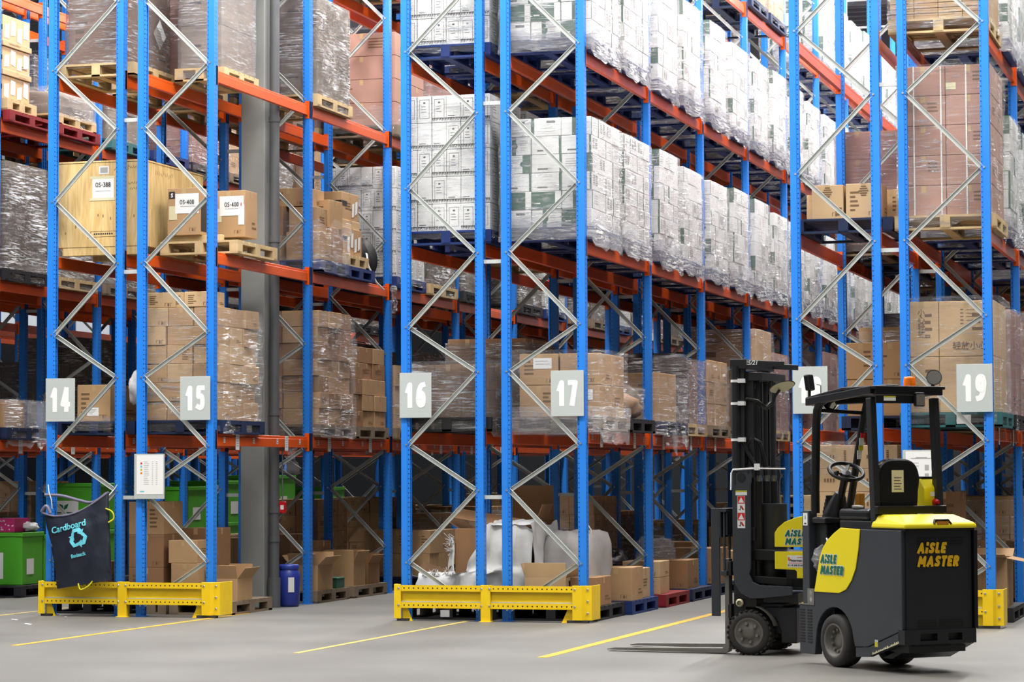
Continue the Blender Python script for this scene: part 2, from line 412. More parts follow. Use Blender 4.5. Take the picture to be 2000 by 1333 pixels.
# ------------------------------------------------------------------ light
def area(name, loc, sx, sy, power, rot=(0, 0, 0), col=(1, .985, .96)):
    l = bpy.data.lights.new(name, 'AREA'); l.shape = 'RECTANGLE'; l.size = sx; l.size_y = sy; l.energy = power; l.color = col
    o = bpy.data.objects.new(name, l); COL.objects.link(o); o.location = loc; o.rotation_euler = rot
    return o
area('skylight_front', (5.0, -10.0, 10.6), 22, 8, 1300)
area('upper_front_fill', (5.0, -3.4, 10.4), 24, 1.2, 2700)  # added strip lamp that brightens the upper rack fronts
area('camera_side_fill', (6.0, -27.0, 8.0), 20, 5, 380, (math.radians(62), 0, 0))  # added fill lamp shining from the camera side, no opening there
for i, x in enumerate((-1.07, 3.03, 7.17, 11.4)):
    area('skylight_aisle', (x, 12.0, 10.6), 0.7, 26, 2300)
W = bpy.data.worlds.new('daylight'); SC.world = W; W.use_nodes = True
W.node_tree.nodes['Background'].inputs['Color'].default_value = (.9, .95, 1, 1)
W.node_tree.nodes['Background'].inputs['Strength'].default_value = 0.04
SC.view_settings.view_transform = 'Standard'; SC.view_settings.look = 'None'; SC.view_settings.gamma = 1.0
SC.view_settings.use_curve_mapping = False; SC.view_settings.exposure = 0.0
SC.cycles.max_bounces = 6; SC.cycles.diffuse_bounces = 1; SC.cycles.glossy_bounces = 3; SC.cycles.transparent_max_bounces = 20; SC.cycles.use_adaptive_sampling = True; SC.cycles.adaptive_threshold = 0.02
SC.cycles.sample_clamp_indirect = 6.0; SC.cycles.use_denoising = True; SC.cycles.caustics_reflective = False; SC.cycles.caustics_refractive = False

# ------------------------------------------------------------------ pallet racks
FW, BAY, SPAN, NB = 0.9, 2.836, 0.1, 8
HL = [1.90, 3.865, 5.84, 7.80]
BT = 0.065                       # beam centre to beam top
ZTOP = 10.0
def upright_mesh(sg):
    pts = [(0, 0), (.063, 0), (.067, .012), (.09, .016), (.09, .034), (.07, .034), (.07, .066), (.09, .066), (.09, .084), (.067, .088), (.063, .1), (0, .1)]
    if sg < 0: pts = [(-x, y) for x, y in pts]
    mb = MB(); mb.prism(pts, 0.006, ZTOP, 'z')
    x0, x1 = (-.02, .11) if sg > 0 else (-.11, .02)
    mb.box(x0, -.01, 0, x1, .11, .007)
    return mb.mesh('upright', ['blue_steel'])
UPR = {1: upright_mesh(1), -1: upright_mesh(-1)}
NODES = [.12, .60, 1.35, 1.83, 2.58, 3.06, 3.82, 4.52, 5.29, 5.97, 6.70, 7.42, 8.15, 8.88, 9.6]
def brace_ends(i, mir):
    l = (i % 2 == 1)
    if mir: l = not l
    return (.078 if l else FW - .078)
def brace_mb(mb, i, mir):
    a = (brace_ends(i, mir), NODES[i]); b = (brace_ends(i + 1, mir), NODES[i + 1])
    y = .036 if i % 2 else .05
    p = Vector((a[0], y, a[1])); q = Vector((b[0], y, b[1])); d = (q - p).normalized(); n = Vector((0, 1, 0)).cross(d)
    M_ = Matrix((d, Vector((0, 1, 0)), n)).transposed()
    L_ = (q - p).length + .03; c = (p + q) / 2
    mb.obox(c, (L_, .004, .042), M_)
    for sgn in (-1, 1): mb.obox(c + n * (sgn * .019) + Vector((0, -.012, 0)), (L_, .024, .004), M_)
    return mb
BRACE = {(i, m): brace_mb(MB(), i, m).mesh('brace', ['galvanised']) for i in range(len(NODES) - 1) for m in (0, 1)}
def bracing_all(m):
    mb = MB()
    for i in range(len(NODES) - 1): brace_mb(mb, i, m)
    return mb.mesh('bracing', ['galvanised'])
BRALL = {m: bracing_all(m) for m in (0, 1)}
def frame_mesh(mir):
    mb = MB()
    for i, z in enumerate(NODES):
        x = brace_ends(i, mir); x = .055 if x < .4 else FW - .055
        mb.cyl((x, -.008, z), (x, .004, z), .011, n=8)
    mb.box(.07, .03, ZTOP - .06, FW - .07, .06, ZTOP - .02)
    return mb.mesh('upright_frame', ['zinc_bolt'])
FRM = {m: frame_mesh(m) for m in (0, 1)}
BL = BAY - SPAN
mb = MB(); mb.box(0, 0, -.065, .045, BL, .035).box(.008, 0, .035, .045, BL, .065)
BEAM = {1: mb.mesh('beam', ['orange_steel'], .003)}
mb = MB(); mb.box(-.045, 0, -.065, 0, BL, .035).box(-.045, 0, .035, -.008, BL, .065)
BEAM[-1] = mb.mesh('beam', ['orange_steel'], .003)
def conn_mesh(sg, end):
    mb = MB(); xo = -sg * .02
    a, b = sorted((xo, xo + sg * .007))
    y0, y1 = (-.047, .012) if end == 0 else (-.012, .047)
    mb.box(a, y0, -.105, b, y1, .105)
    a, b = sorted((xo, xo + sg * .06))
    if end == 0: mb.box(a, 0, -.105, b, .006, .105)
    else: mb.box(a, -.006, -.105, b, 0, .105)
    return mb.mesh('beam_connector', ['orange_steel'])
CONN = {(s, e): conn_mesh(s, e) for s in (1, -1) for e in (0, 1)}
mb = MB(); mb.side(0, -.03, .05, .03, 0, 0).side(.008, -.02, .042, .02, .0006, 1); mb.side(.013, -.012, .037, .012, .0012, 0)
LAB1 = mb.mesh('location_label', ['paper', 'ink_soft'], recalc=False)
mb = MB(); mb.box(0, 0, -.10, .002, .10, .07, 0)
for k in range(5): mb.side(.015, .045 - k * .026, .085, .052 - k * .026, .0026, 1)
LAB2 = mb.mesh('barcode_plate', ['paper', 'ink_pale'], recalc=False)
mb = MB(); mb.box(0, 0, -.02, 1, .03, .02); SPC = mb.mesh('row_spacer', ['galvanised'])

RX = {'10': -8.23, '11': -7.16, '12': -4.12, '13': -3.04, '14': 0.0, '15': 1.073, '16': 4.099, '17': 5.197, '18': 8.239, '19': 9.323}
SIGNED = {'14', '15', '16', '17', '18', '19'}
RLAB = {
 '14': 'blue and orange pallet rack with the dark sack hung on its end, plate 14',
 '15': 'pallet rack with the small notice sheet, stacked cartons and grey column inside, plate 15',
 '16': 'pallet rack holding white printed cartons above white woven bags, plate 16',
 '17': 'long pallet rack full of white-and-green cartons along its right side, plate 17',
 '18': 'pallet rack directly behind the forklift mast and steering wheel, plate 18',
 '19': 'rightmost pallet rack, holding the strapped mauve cartons, plate 19',
 '13': 'blue and orange pallet rack cut off by the left edge, above the green crates',
 '12': 'dim blue pallet rack back to back behind the one at the left edge',
 '11': 'dark blue pallet rack one aisle further left, seen only through other racks',
 '10': 'darkest far left pallet rack at the back, seen in slivers through the others'}
def rack(key, nb=NB, first=0, detail=3):
    x = RX[key]; mir = int(key) % 2
    root = thing('pallet_rack', RLAB[key], 'pallet rack', (x, 0, 0))
    for b in range(first, nb + 1):
        fr = obj('upright_frame', FRM[mir], root, (0, b * BAY, 0))
        obj('upright', UPR[1], fr, (0, 0, 0)); obj('upright', UPR[-1], fr, (FW, 0, 0))
        if b < 6 and key in SIGNED:
            for i in range(len(NODES) - 1): obj('brace', BRACE[(i, mir)], fr)
        else: obj('bracing', BRALL[mir], fr)
        if b == nb: break
        for lv, z in enumerate(HL):
            for sg in (1, -1):
                bx = .02 if sg > 0 else FW - .02
                be = obj('beam', BEAM[sg], root, (bx, b * BAY + SPAN, z))
                if b < 5:
                    obj('beam_connector', CONN[(sg, 0)], be, (0, 0, 0)); obj('beam_connector', CONN[(sg, 1)], be, (0, BL, 0))
                if lv == 0 and sg < 0 and b < 4 and key in ('15', '17', '19', '13', '14'):
                    for q in (.22, 1.05, 1.75, 2.45): obj('location_label', LAB1, be, (.002, q, 0))
                    for q in (.55, 2.0): obj('barcode_plate', LAB2, be, (.004, q, -.005))
        if mir == 0:
            for z in (1.28, 3.73, 5.39, 7.4):
                nx = RX[str(int(key) + 1)] - x - FW
                s_ = obj('row_spacer', SPC, root, (FW + .001, b * BAY + .035, z)); s_.scale = (nx - .002, 1, 1)
    return root
for key in ('14', '15', '16', '17', '18', '19'): rack(key)
rack('13', 6); rack('12', 7); rack('11', 8, 2); rack('10', 8, 3)

# number plates on the front uprights
def sign(num, x, flip, label):
    t = thing('number_sign', label, 'sign', (x, -.022, 2.11))
    obj('plate', MB().box(0, 0, 0, .35, .004, .47).mesh('plate', ['sign_grey'], .001), t)
    obj('numeral', stroke_mesh(num, .268, .20, 'sign_white', gap=.13, xs=.66), t, (.178, -.0012, .238), FRONT)
    mb = MB(); mb.box(.03, .004, .38, .32, .02, .41); obj('bracket', mb.mesh('bracket', ['galvanised']), t)
sign('14', .0, 0, 'grey number plate reading 14 on the leftmost rack end')
sign('15', 1.595, 0, 'grey number plate reading 15, above the open carton on its pallet')
sign('16', 4.09, 0, 'grey number plate reading 16 on the middle rack end')
sign('17', 5.735, 0, 'grey number plate reading 17 in front of wrapped brown cartons')
sign('18', 8.25, 0, 'grey number plate reading 18, partly hidden by the forklift lamp')
sign('19', 9.875, 0, 'grey number plate reading 19 on the rightmost rack end')

# notice boards
def board(x, z0, w, h, label, seed):
    t = thing('notice_board', label, 'notice', (x, -.035, z0))
    obj('backing', MB().box(0, 0, 0, w, .006, h).mesh('backing', ['sign_grey'], .001), t)
    mb = MB(); mb.front(.03, .05, w - .012, h - .012, -.002, 0)
    r = random.Random(seed)
    if seed == 1:
        for k, c in enumerate((1, 2, 3, 4)): mb.front(.075, h * .77 - k * .035, .095, h * .77 + .02 - k * .035, -.003, c)
        for k in range(13):
            mb.front(.21, h * .82 - k * .02, .225, h * .828 - k * .02, -.003, 5); mb.front(.255, h * .82 - k * .02, .275, h * .828 - k * .02, -.003, 5)
            mb.front(.115, h * .82 - k * .02, .16 + r.random() * .02, h * .826 - k * .02, -.003, 5)
        mb.front(.07, .075, .12, .088, -.003, 2)
    else:
        mb.front(.08, h - .085, w - .06, h - .079, -.003, 5); mb.front(.13, h - .077, w - .12, h - .069, -.003, 5)
        for k in range(12): mb.front(.05, h - .13 - k * .03, .05 + .06 + r.random() * .05, h - .125 - k * .03, -.003, 5)
        for a in range(2):
            for q in range(3): mb.front(w * .6 + a * .065, h - .20 - q * .085, w * .6 + a * .065 + .04, h - .145 - q * .085, -.003, 5)
    obj('notice_sheet', mb.mesh('notice_sheet', ['paper', 'red_ink', 'cyan_print', 'hi_vis', 'amber', 'ink_pale'], recalc=False), t)
board(1.065, 1.265, .355, .485, 'white notice sheet on a grey board fixed to the rack numbered 15', 1)
board(9.34, 1.10, .36, .64, 'large white notice on a grey board behind the forklift seat', 2)

# yellow end barriers
def barrier(x, y, label):
    t = thing('rack_end_barrier', label, 'barrier', (x, y, 0))
    Wd = 2.12
    def rail(z0, z1, x0, x1):
        mb = MB(); mb.box(x0, -.02, z0, x1, -.012, z1)
        n = int((x1 - x0 - .06) / .052)
        for i in range(n + 1):
            cx = x0 + .05 + i * .052
            mb.add([(cx + .008 * math.cos(a * PI / 4), -.0207, (z0 + z1) / 2 + .008 * math.sin(a * PI / 4)) for a in range(8)], [tuple(range(8))], 1)
        mb.box(x0, -.012, z0 + (.055 if z0 > .2 else 0), x1, .03, z0 + (.06 if z0 > .2 else .005))
        return mb.mesh('rail', ['yellow_paint', 'dark_hole'], recalc=False)
    for (x0, x1) in ((.06, .955), (1.03, 1.93)):
        obj('rail', rail(.310, .372, x0, x1), t); obj('rail', rail(.135, .195, x0, x1), t)
        obj('panel', MB().box(x0, .012, .205, x1, .018, .315).mesh('panel', ['yellow_paint']), t)
        obj('trim_strip', MB().box(x0, -.004, .196, x1, .012, .204).mesh('trim_strip', ['galvanised']), t)
    obj('post', MB().box(0, -.026, .025, .075, -.018, .38).box(0, -.018, .025, .008, .08, .38).mesh('post', ['yellow_paint'], .002), t)
    obj('post', MB().box(.945, -.03, .004, 1.045, -.02, .378).box(.945, -.02, .004, .955, .06, .378).box(1.035, -.02, .004, 1.045, .06, .378).box(.93, -.05, 0, 1.06, .05, .006).mesh('post', ['yellow_paint'], .002), t)
    mb = MB(); mb.prism([(1.92, -.026), (2.02, -.026), (2.05, 0.0), (2.12, .0), (2.12, .34), (2.112, .34), (2.112, .008), (2.046, .008), (2.016, -.018), (1.92, -.018)], .028, .38, 'z')
    obj('corner_post', mb.mesh('corner_post', ['yellow_paint'], .002), t)
    mb = MB(); mb.prism([(0, .028), (.24, .028), (.20, .0), (.02, 0)], .06, .07, 'y')
    for (a, b) in (((.08, .135), (.19, .0)), ((1.92, .135), (1.80, .0))):
        mb = MB(); mb.prism([(a[0], .135), (a[0] + (.06 if b[0] > a[0] else -.06), .135), (b[0], .004), (a[0], .004)], .012, .02, 'y')
        mb.box(min(a[0], b[0]), .0, 0, max(a[0], b[0]), .08, .006)
        obj('foot_bracket', mb.mesh('foot_bracket', ['yellow_paint']), t)
    mb = MB(); mb.box(.03, -.02, 0, .16, .05, .027).box(1.86, -.02, 0, 2.08, .05, .027); obj('foot_pad', mb.mesh('foot_pad', ['rubber']), t)
    for (bx, by) in ((.05, .34), (.05, .165), (.95, .34), (.95, .165), (1.038, .34), (1.038, .165), (1.945, .34), (1.945, .165)):
        obj('bolt', BOLT, t, (bx, -.027 if bx < .9 or bx > 1.2 else -.031, by))
    for q in (.34, .22, .1): obj('bolt', BOLT, t, (2.075, -.003, q))
BOLT = MB().cyl((0, 0, 0), (0, -.006, 0), .013, .009, 10).mesh('bolt', ['zinc_bolt'])
barrier(-.03, -.09, 'yellow steel barrier at the foot of racks 14 and 15, under the dark sack')
barrier(4.06, -.10, 'yellow steel barrier at the foot of racks 16 and 17, nothing hanging over it')
barrier(8.19, -.09, 'yellow steel barrier mostly hidden behind the forklift at far right')

# building column with drain pipe
mb = MB(); mb.box(1.45, 2.0, 0, 1.74, 2.3, ZC - .6)
o = struct('column', mb.mesh('column', ['column_grey'], .006))
mb = MB(); mb.cyl((1.825, 2.10, .3), (1.825, 2.10, ZC - .6), .058, n=24); mb.cyl((1.825, 2.10, 0), (1.825, 2.10, .34), .075, n=24)
for z in (.75, 1.08, 2.2, 4.2, 5.6): mb.cyl((1.825, 2.10, z), (1.825, 2.10, z + .06), .066, n=24)
tag(obj('drain_pipe', mb.mesh('drain_pipe', ['pipe_grey'])), 'dark grey vertical drain pipe running up the building column', 'pipe')

# ------------------------------------------------------------------ cartons
CACHE = {}
def cached(key, fn):
    if key not in CACHE: CACHE[key] = fn()
    return CACHE[key]

STYLE_MATS = {
 'kraft': ['kraft', 'ink_brown', 'paper', 'tape_tan', 'ink'],
 'kraft_dark': ['kraft_dark', 'ink_brown', 'paper', 'tape_tan', 'ink'],
 'kraft_light': ['kraft_light', 'ink_brown', 'paper', 'tape_tan', 'ink'],
 'kraft_mauve': ['kraft_mauve', 'ink_brown', 'paper', 'tape_tan', 'ink'],
 'white_print': ['white_card', 'ink_soft', 'ink', 'tape_tan', 'ink_pale'],
 'white_green': ['white_card', 'ink_soft', 'green_print', 'tape_tan', 'ink_pale'],
 'grey': ['grey_load', 'ink', 'paper', 'tape_tan', 'ink_pale'],
}
def draw_marks(mb, style, w, d, h, var):
    r = random.Random(var * 97 + int(w * 100) * 7 + int(h * 100))
    x0, x1, y0, y1 = -w / 2, w / 2, -d / 2, d / 2
    fy, sx, e = y0 - .0012, x1 + .0012, .0006
    if style.startswith('kraft'):
        mb.front(-.024, h - min(.07, h * .3), .024, h, fy, 3); mb.side(-.024, h - min(.07, h * .3), .024, h, sx, 3)
        mb.quad((-.024, y0, h + .0008), (.024, y0, h + .0008), (.024, y1, h + .0008), (-.024, y1, h + .0008), 3)
        k = var % 4
        if k in (0, 1):
            u = w * (.12 if k else .6); n = 3 + r.randrange(3); s = h * .07
            for i in range(n):
                L_ = w * (.14 + r.random() * .14)
                mb.front(x0 + u, h * .72 - i * s * 1.8, min(x1 - .01, x0 + u + L_), h * .72 - i * s * 1.8 + s * .8, fy - e, 1)
        if k == 1 or k == 2:
            for i in range(3):
                q = x1 - min(.13, w * .36) + i * .032; mb.front(q, h * .08, q + .006 + .014 * (i % 2), h * .08 + .030, fy - e, 1); mb.front(q, h * .08 + .034, q + .02, h * .08 + .038, fy - e, 1)
            mb.side(y0 + d * .55, h * .2, y0 + d * .9, h * .24, sx + e, 1); mb.side(y0 + d * .55, h * .3, y0 + d * .8, h * .34, sx + e, 1)
        if k == 3:
            for i in range(3): mb.side(y0 + d * .2, h * .6 - i * h * .1, y0 + d * (.45 + r.random() * .3), h * .64 - i * h * .1, sx + e, 1)
    elif style == 'white_print':
        t = .004
        if var % 3 != 2:
            a, b, c, g = x0 + w * .16, x1 - w * .14, h * .16, h * .86
            for q in ((a, c, b, c + t), (a, g, b, g + t), (a, c, a + t, g), (b - t, c, b, g + t)): mb.front(*q, fy, 1)
            mb.front(-.012, h * .72, .012, h * .78, fy, 1)
            for i in range(3): mb.front(a + .02, h * (.6 - i * .1), a + .02 + w * (.2 + .2 * r.random()), h * (.6 - i * .1) + .006, fy, 1)
        else:
            mb.front(x0 + w * .12, h * .22, x0 + w * .6, h * .25, fy, 1); mb.front(x0 + w * .12, h * .15, x0 + w * .5, h * .18, fy, 1)
        if var % 4 != 3:
            n = 9
            for i in range(n):
                a = x0 + w * i / n; b = a + w / n * .85
                mb.add([(a, fy - e, .046), (b, fy - e, .046), (b, fy - e, .008)], [(0, 1, 2)], 2)
            mb.front(x0, .045, x1, .05, fy, 1)
        mb.side(y0 + d * .2, h * .15, y0 + d * .75, h * .8, sx, 4); mb.side(y0 + d * .22, h * .18, y0 + d * .73, h * .77, sx + e, 0)
        for i in range(4): mb.side(y0 + d * .3, h * (.65 - i * .1), y0 + d * .6, h * (.65 - i * .1) + .006, sx + 2 * e, 1)
    elif style == 'white_green':
        k = var % 5
        if k == 0:      # plain white end with a line of print and a green edge
            mb.front(x1 - .022, 0, x1, h, fy, 2); mb.front(x0 + w * .2, h * .16, x0 + w * .55, h * .25, fy, 1)
        elif k == 1:    # green band with a rounded tab
            a = x1 - w * .28; mb.front(a, 0, x1, h, fy, 2)
            pts = [(a + .02 * math.cos(t) * 1.4, h * .5 + .03 * math.sin(t)) for t in [PI / 2 + PI * i / 8 for i in range(9)]]
            mb.add([(p[0], fy - e, p[1]) for p in pts], [tuple(range(9))], 2)
            for i in range(4): mb.front(x0 + w * .12, h * (.7 - i * .13), x0 + w * (.4 + .2 * r.random()), h * (.7 - i * .13) + .007, fy, 4)
        elif k == 2:    # mostly green
            mb.front(x0, .004, x0 + w * .8, h - .004, fy, 2); mb.front(x0 + w * .1, h * .3, x0 + w * .3, h * .36, fy - e, 0)
        elif k == 3:    # white with two narrow bands
            a = x0 + w * .36; mb.front(a, 0, a + w * .14, h, fy, 2)
            pts = [(a + w * .14 + .018 * math.sin(t), h * .5 + .03 * math.cos(t)) for t in [PI * i / 8 for i in range(9)]]
            mb.add([(p[0], fy - e, p[1]) for p in pts], [tuple(range(9))], 2)
            for i in range(5): mb.front(a + w * .25, h * (.78 - i * .13), a + w * (.42 + .15 * r.random()), h * (.78 - i * .13) + .006, fy, 4)
        else:
            mb.front(x0, 0, x0 + .03, h, fy, 2); mb.front(x0 + w * .5, h * .72, x0 + w * .8, h * .86, fy, 1)
        if var % 5 == 0:
            for i in range(6): mb.side(y0 + d * .2, h * (.8 - i * .1), y0 + d * .46, h * (.8 - i * .1) + .009, sx, 1); mb.side(y0 + d * .56, h * (.8 - i * .1), y0 + d * .84, h * (.8 - i * .1) + .009, sx, 1)
        elif var % 5 == 1 or var % 5 == 3:
            if var % 2: mb.side(y0, 0, y0 + d * .1, h, sx, 2)
            for i in range(4): mb.side(y0 + d * .3, h * (.7 - i * .14), y0 + d * .8, h * (.7 - i * .14) + .007, sx, 4)
    elif style == 'grey':
        mb.front(x0 + w * .2, h * .5, x0 + w * .5, h * .56, fy, 1)

def carton_mesh(style, w, d, h, var=0):
    def f():
        mb = MB(); mb.box(-w / 2, -d / 2, 0, w / 2, d / 2, h)
        me0 = mb.mesh('tmp', ['kraft'], .004)
        m2 = MB(); m2.add([v.co for v in me0.vertices], [tuple(p.vertices) for p in me0.polygons]); bpy.data.meshes.remove(me0)
        draw_marks(m2, style, w, d, h, var)
        return m2.mesh('carton', STYLE_MATS[style], recalc=False)
    return cached(('carton', style, round(w, 3), round(d, 3), round(h, 3), var), f)

def open_carton_mesh(w, d, h, flap=.14, style='kraft', up=.9):
    t = .005; mb = MB()
    mb.box(-w / 2, -d / 2, 0, w / 2, d / 2, t)
    mb.box(-w / 2, -d / 2, t, w / 2, -d / 2 + t, h).box(-w / 2, d / 2 - t, t, w / 2, d / 2, h)
    mb.box(-w / 2, -d / 2 + t, t, -w / 2 + t, d / 2 - t, h).box(w / 2 - t, -d / 2 + t, t, w / 2, d / 2 - t, h)
    me = mb.mesh('carton_body', [STYLE_MATS[style][0]])
    c, s = math.cos(up), math.sin(up)
    fl = []
    for k in range(4):
        m2 = MB(); L_ = w if k % 2 == 0 else d
        tilt = up + (.15, -.25, .3, -.1)[k]; c, s = math.cos(tilt), math.sin(tilt)
        m2.add([(-L_ / 2, 0, 0), (L_ / 2, 0, 0), (L_ / 2, -flap * c, flap * s), (-L_ / 2, -flap * c, flap * s),
                (-L_ / 2, t, .002), (L_ / 2, t, .002), (L_ / 2, -flap * c + t, flap * s + .002), (-L_ / 2, -flap * c + t, flap * s + .002)],
               [(0, 1, 2, 3), (7, 6, 5, 4), (0, 4, 5, 1), (1, 5, 6, 2), (2, 6, 7, 3), (3, 7, 4, 0)])
        fl.append(m2.mesh('flap', [STYLE_MATS[style][0]]))
    return me, fl

def open_carton(x, y, z, w, d, h, label, style='kraft', flap=.14, up=.9, rz=0, group=None):
    t = thing('open_cardboard_box', label, 'box', (x, y, z), rz, group)
    me, fl = open_carton_mesh(w, d, h, flap, style, up)
    b = obj('carton_body', me, t)
    for k, (px, py, a) in enumerate(((0, -d / 2, 0), (w / 2, 0, PI / 2), (0, d / 2, PI), (-w / 2, 0, -PI / 2))):
        obj('flap', fl[k], t, (px, py, h), (0, 0, a))
    return t

def box_thing(x, y, z, w, d, h, label, style='kraft', var=0, rz=0, group=None, paper=None):
    """a closed carton standing by itself; x, y is the middle of its foot"""
    o = tag(obj('cardboard_box', carton_mesh(style, w, d, h, var), None, (x, y, z), (0, 0, rz)), label, 'box', group)
    if paper:
        mb = MB(); mb.front(paper[0], paper[1], paper[2], paper[3], -d / 2 - .003, 0)
        hh = paper[3] - paper[1]; ww = paper[2] - paper[0]
        for i in range(4): mb.front(paper[0] + ww * .12, paper[1] + hh * (.2 + i * .17), paper[0] + ww * (.5 + .1 * i), paper[1] + hh * (.2 + i * .17) + .006, -d / 2 - .0036, 1)
        obj('paper_label', mb.mesh('paper_label', ['paper', 'ink_pale'], recalc=False), o)
    return o

# ------------------------------------------------------------------ pallets
PAL = {'wood': 'pallet_wood', 'old': 'pallet_old', 'blue': 'pallet_blue', 'navy': 'pallet_navy', 'red': 'pallet_red', 'teal': 'pallet_teal', 'black': 'pallet_black'}
PH = .146
def pallet_parts(w, d):
    deck = MB()
    n = 7; bw = d / n * .82
    for i in range(n):
        y = -d / 2 + (d - bw) * i / (n - 1); deck.box(-w / 2, y, PH - .022, w / 2, y + bw, PH)
    for x in (-w / 2 + .05, 0, w / 2 - .05): deck.box(x - .05, -d / 2, PH - .044, x + .05, d / 2, PH - .022)
    skid = MB(); skid.box(-.05, -d / 2, 0, .05, d / 2, .022)
    cross = MB(); cross.box(-w / 2, -.05, 0, w / 2, .05, .022)
    blk = MB(); blk.box(-.05, -.07, .022, .05, .07, PH - .044)
    return deck, skid, cross, blk
def pallet_mesh(kind, w=1.0, d=1.2):
    def f():
        deck, skid, cross, blk = pallet_parts(w, d); mb = deck
        for x in (-w / 2 + .05, 0, w / 2 - .05):
            mb.add([(v[0] + x, v[1], v[2]) for v in skid.v], skid.f)
            for y in (-d / 2 + .07, 0, d / 2 - .07): mb.add([(v[0] + x, v[1] + y, v[2]) for v in blk.v], blk.f)
        for y in (-d / 2 + .05, d / 2 - .05): mb.add([(v[0], v[1] + y, v[2] - .0005) for v in cross.v], cross.f)
        return mb.mesh('pallet', [PAL[kind]])
    return cached(('pallet', kind, round(w, 2), round(d, 2)), f)
def pallet_thing(x, y, z, kind, label, w=1.0, d=1.2, rz=0, group=None):
    t = thing('pallet', label, 'pallet', (x, y, z), rz, group)
    def f():
        deck, skid, cross, blk = pallet_parts(w, d)
        return deck.mesh('deck', [PAL[kind]]), skid.mesh('skid', [PAL[kind]]), blk.mesh('block', [PAL[kind]]), cross.mesh('cross_board', [PAL[kind]])
    de, sk, bl, cr_ = cached(('pt', kind, round(w, 2), round(d, 2)), f)
    obj('deck', de, t)
    for px in (-w / 2 + .05, 0, w / 2 - .05):
        obj('skid', sk, t, (px, 0, 0))
        for py in (-d / 2 + .07, 0, d / 2 - .07): obj('block', bl, t, (px, py, 0))
    for py in (-d / 2 + .05, d / 2 - .05): obj('cross_board', cr_, t, (0, py, -.0005))
    return t

# ------------------------------------------------------------------ stretch film
def film_mesh(w, d, z0, z1, mname, seed=0, loose=.012, ragged=.03, tuck=0.0, lumps=0.0, top=0.0):
    def f():
        mb = MB(); per = []
        nx, ny = max(6, int(w / .11)), max(6, int(d / .11)); c = .03
        hw, hd = w / 2, d / 2
        for i in range(nx): per.append((-hw + c + (w - 2 * c) * i / (nx - 1), -hd))
        for i in range(ny): per.append((hw, -hd + c + (d - 2 * c) * i / (ny - 1)))
        for i in range(nx): per.append((hw - c - (w - 2 * c) * i / (nx - 1), hd))
        for i in range(ny): per.append((-hw, hd - c - (d - 2 * c) * i / (ny - 1)))
        n = len(per); rows = max(6, int((z1 - z0) / .10)); vs = []
        for j in range(rows + 1):
            t = j / rows; z = z0 + (z1 - z0) * t
            for i, (x, y) in enumerate(per):
                q = noise.noise(Vector((x * 4 + seed * 3.7, y * 4, z * 6))); q2 = noise.noise(Vector((x * 1.7 + seed, y * 1.7 + 5, z * 2.2)))
                o = loose * (.9 + .7 * q) + max(0, q2) * lumps * (1 - .6 * t)
                if t < .15: o -= tuck * (1 - t / .15)
                k = math.hypot(x, y) or 1
                zz = z
                if j == 0:
                    jag = ragged * (noise.noise(Vector((i * .9, seed, 0))) + .4 * noise.noise(Vector((i * 2.7, seed, 4))))
                    zz = z0 + jag - .03 if (x > hw - .01 and z0 < .03) else max(zz, .004) + abs(jag)
                if j == rows: zz += top * noise.noise(Vector((i * .35, seed, 9)))
                vs.append((x * (1 + o / max(abs(x), .3)) if abs(abs(x) - hw) < .04 else x, y * (1 + o / max(abs(y), .3)) if abs(abs(y) - hd) < .04 else y, zz))
        fs = [(j * n + i, j * n + (i + 1) % n, (j + 1) * n + (i + 1) % n, (j + 1) * n + i) for j in range(rows) for i in range(n)]
        mb.add(vs, fs, 0, True)
        return mb.mesh('stretch_film', [mname], recalc=False)
    return cached(('film', round(w, 2), round(d, 2), round(z0, 2), round(z1, 2), mname, seed, loose, ragged, lumps, top), f)

def lump_mesh(name, w, d, h, m, seed=0, amp=.12, power=3.0, n=28, base_flat=True):
    """a soft heap: a rounded box pushed in and out by noise"""
    mb = MB(); vs = []; rows = 14
    for j in range(rows + 1):
        ph = -PI / 2 + PI * j / rows
        for i in range(n):
            th = 2 * PI * i / n
            a, b, c = math.cos(ph) * math.cos(th), math.cos(ph) * math.sin(th), math.sin(ph)
            k = (abs(a) ** power + abs(b) ** power + abs(c) ** power) ** (-1 / power)
            p = Vector((a * k, b * k, c * k))
            q = 1 + amp * noise.noise(p * 2.1 + Vector((seed * 5.1, 0, 0))) + amp * .6 * noise.noise(p * 5.3 + Vector((0, seed * 3.3, 0)))
            z = (p.z * q * .5 + .5) * h
            vs.append((p.x * q * w / 2, p.y * q * d / 2, max(0, z)))
    fs = [(j * n + i, j * n + (i + 1) % n, (j + 1) * n + (i + 1) % n, (j + 1) * n + i) for j in range(rows) for i in range(n)]
    mb.add(vs, fs, 0, True)
    return mb.mesh(name, [m], recalc=False)

# ------------------------------------------------------------------ pallet loads
ORD = ['first', 'second', 'third', 'fourth', 'fifth', 'sixth', 'seventh', 'eighth']
LVW = ['floor', 'first level', 'second level', 'third level', 'top level']
def place(key, bay, lv, slot):
    x = RX[key] + FW / 2
    y = bay * BAY + SPAN + (.64 if slot == 0 else 2.02)
    z = 0 if lv == 0 else HL[lv - 1] + BT + .002
    return x, y, z
def where(key, bay, lv, slot):
    rk = 'rack %s' % key if key in SIGNED else {'13': 'the left-edge rack', '12': 'the dim second-left rack', '11': 'the dim far-left rack', '10': 'the farthest left rack'}[key]
    return '%s of %s, %s bay, %s pallet' % (LVW[lv], rk, ORD[bay], ('nearer', 'farther')[slot])

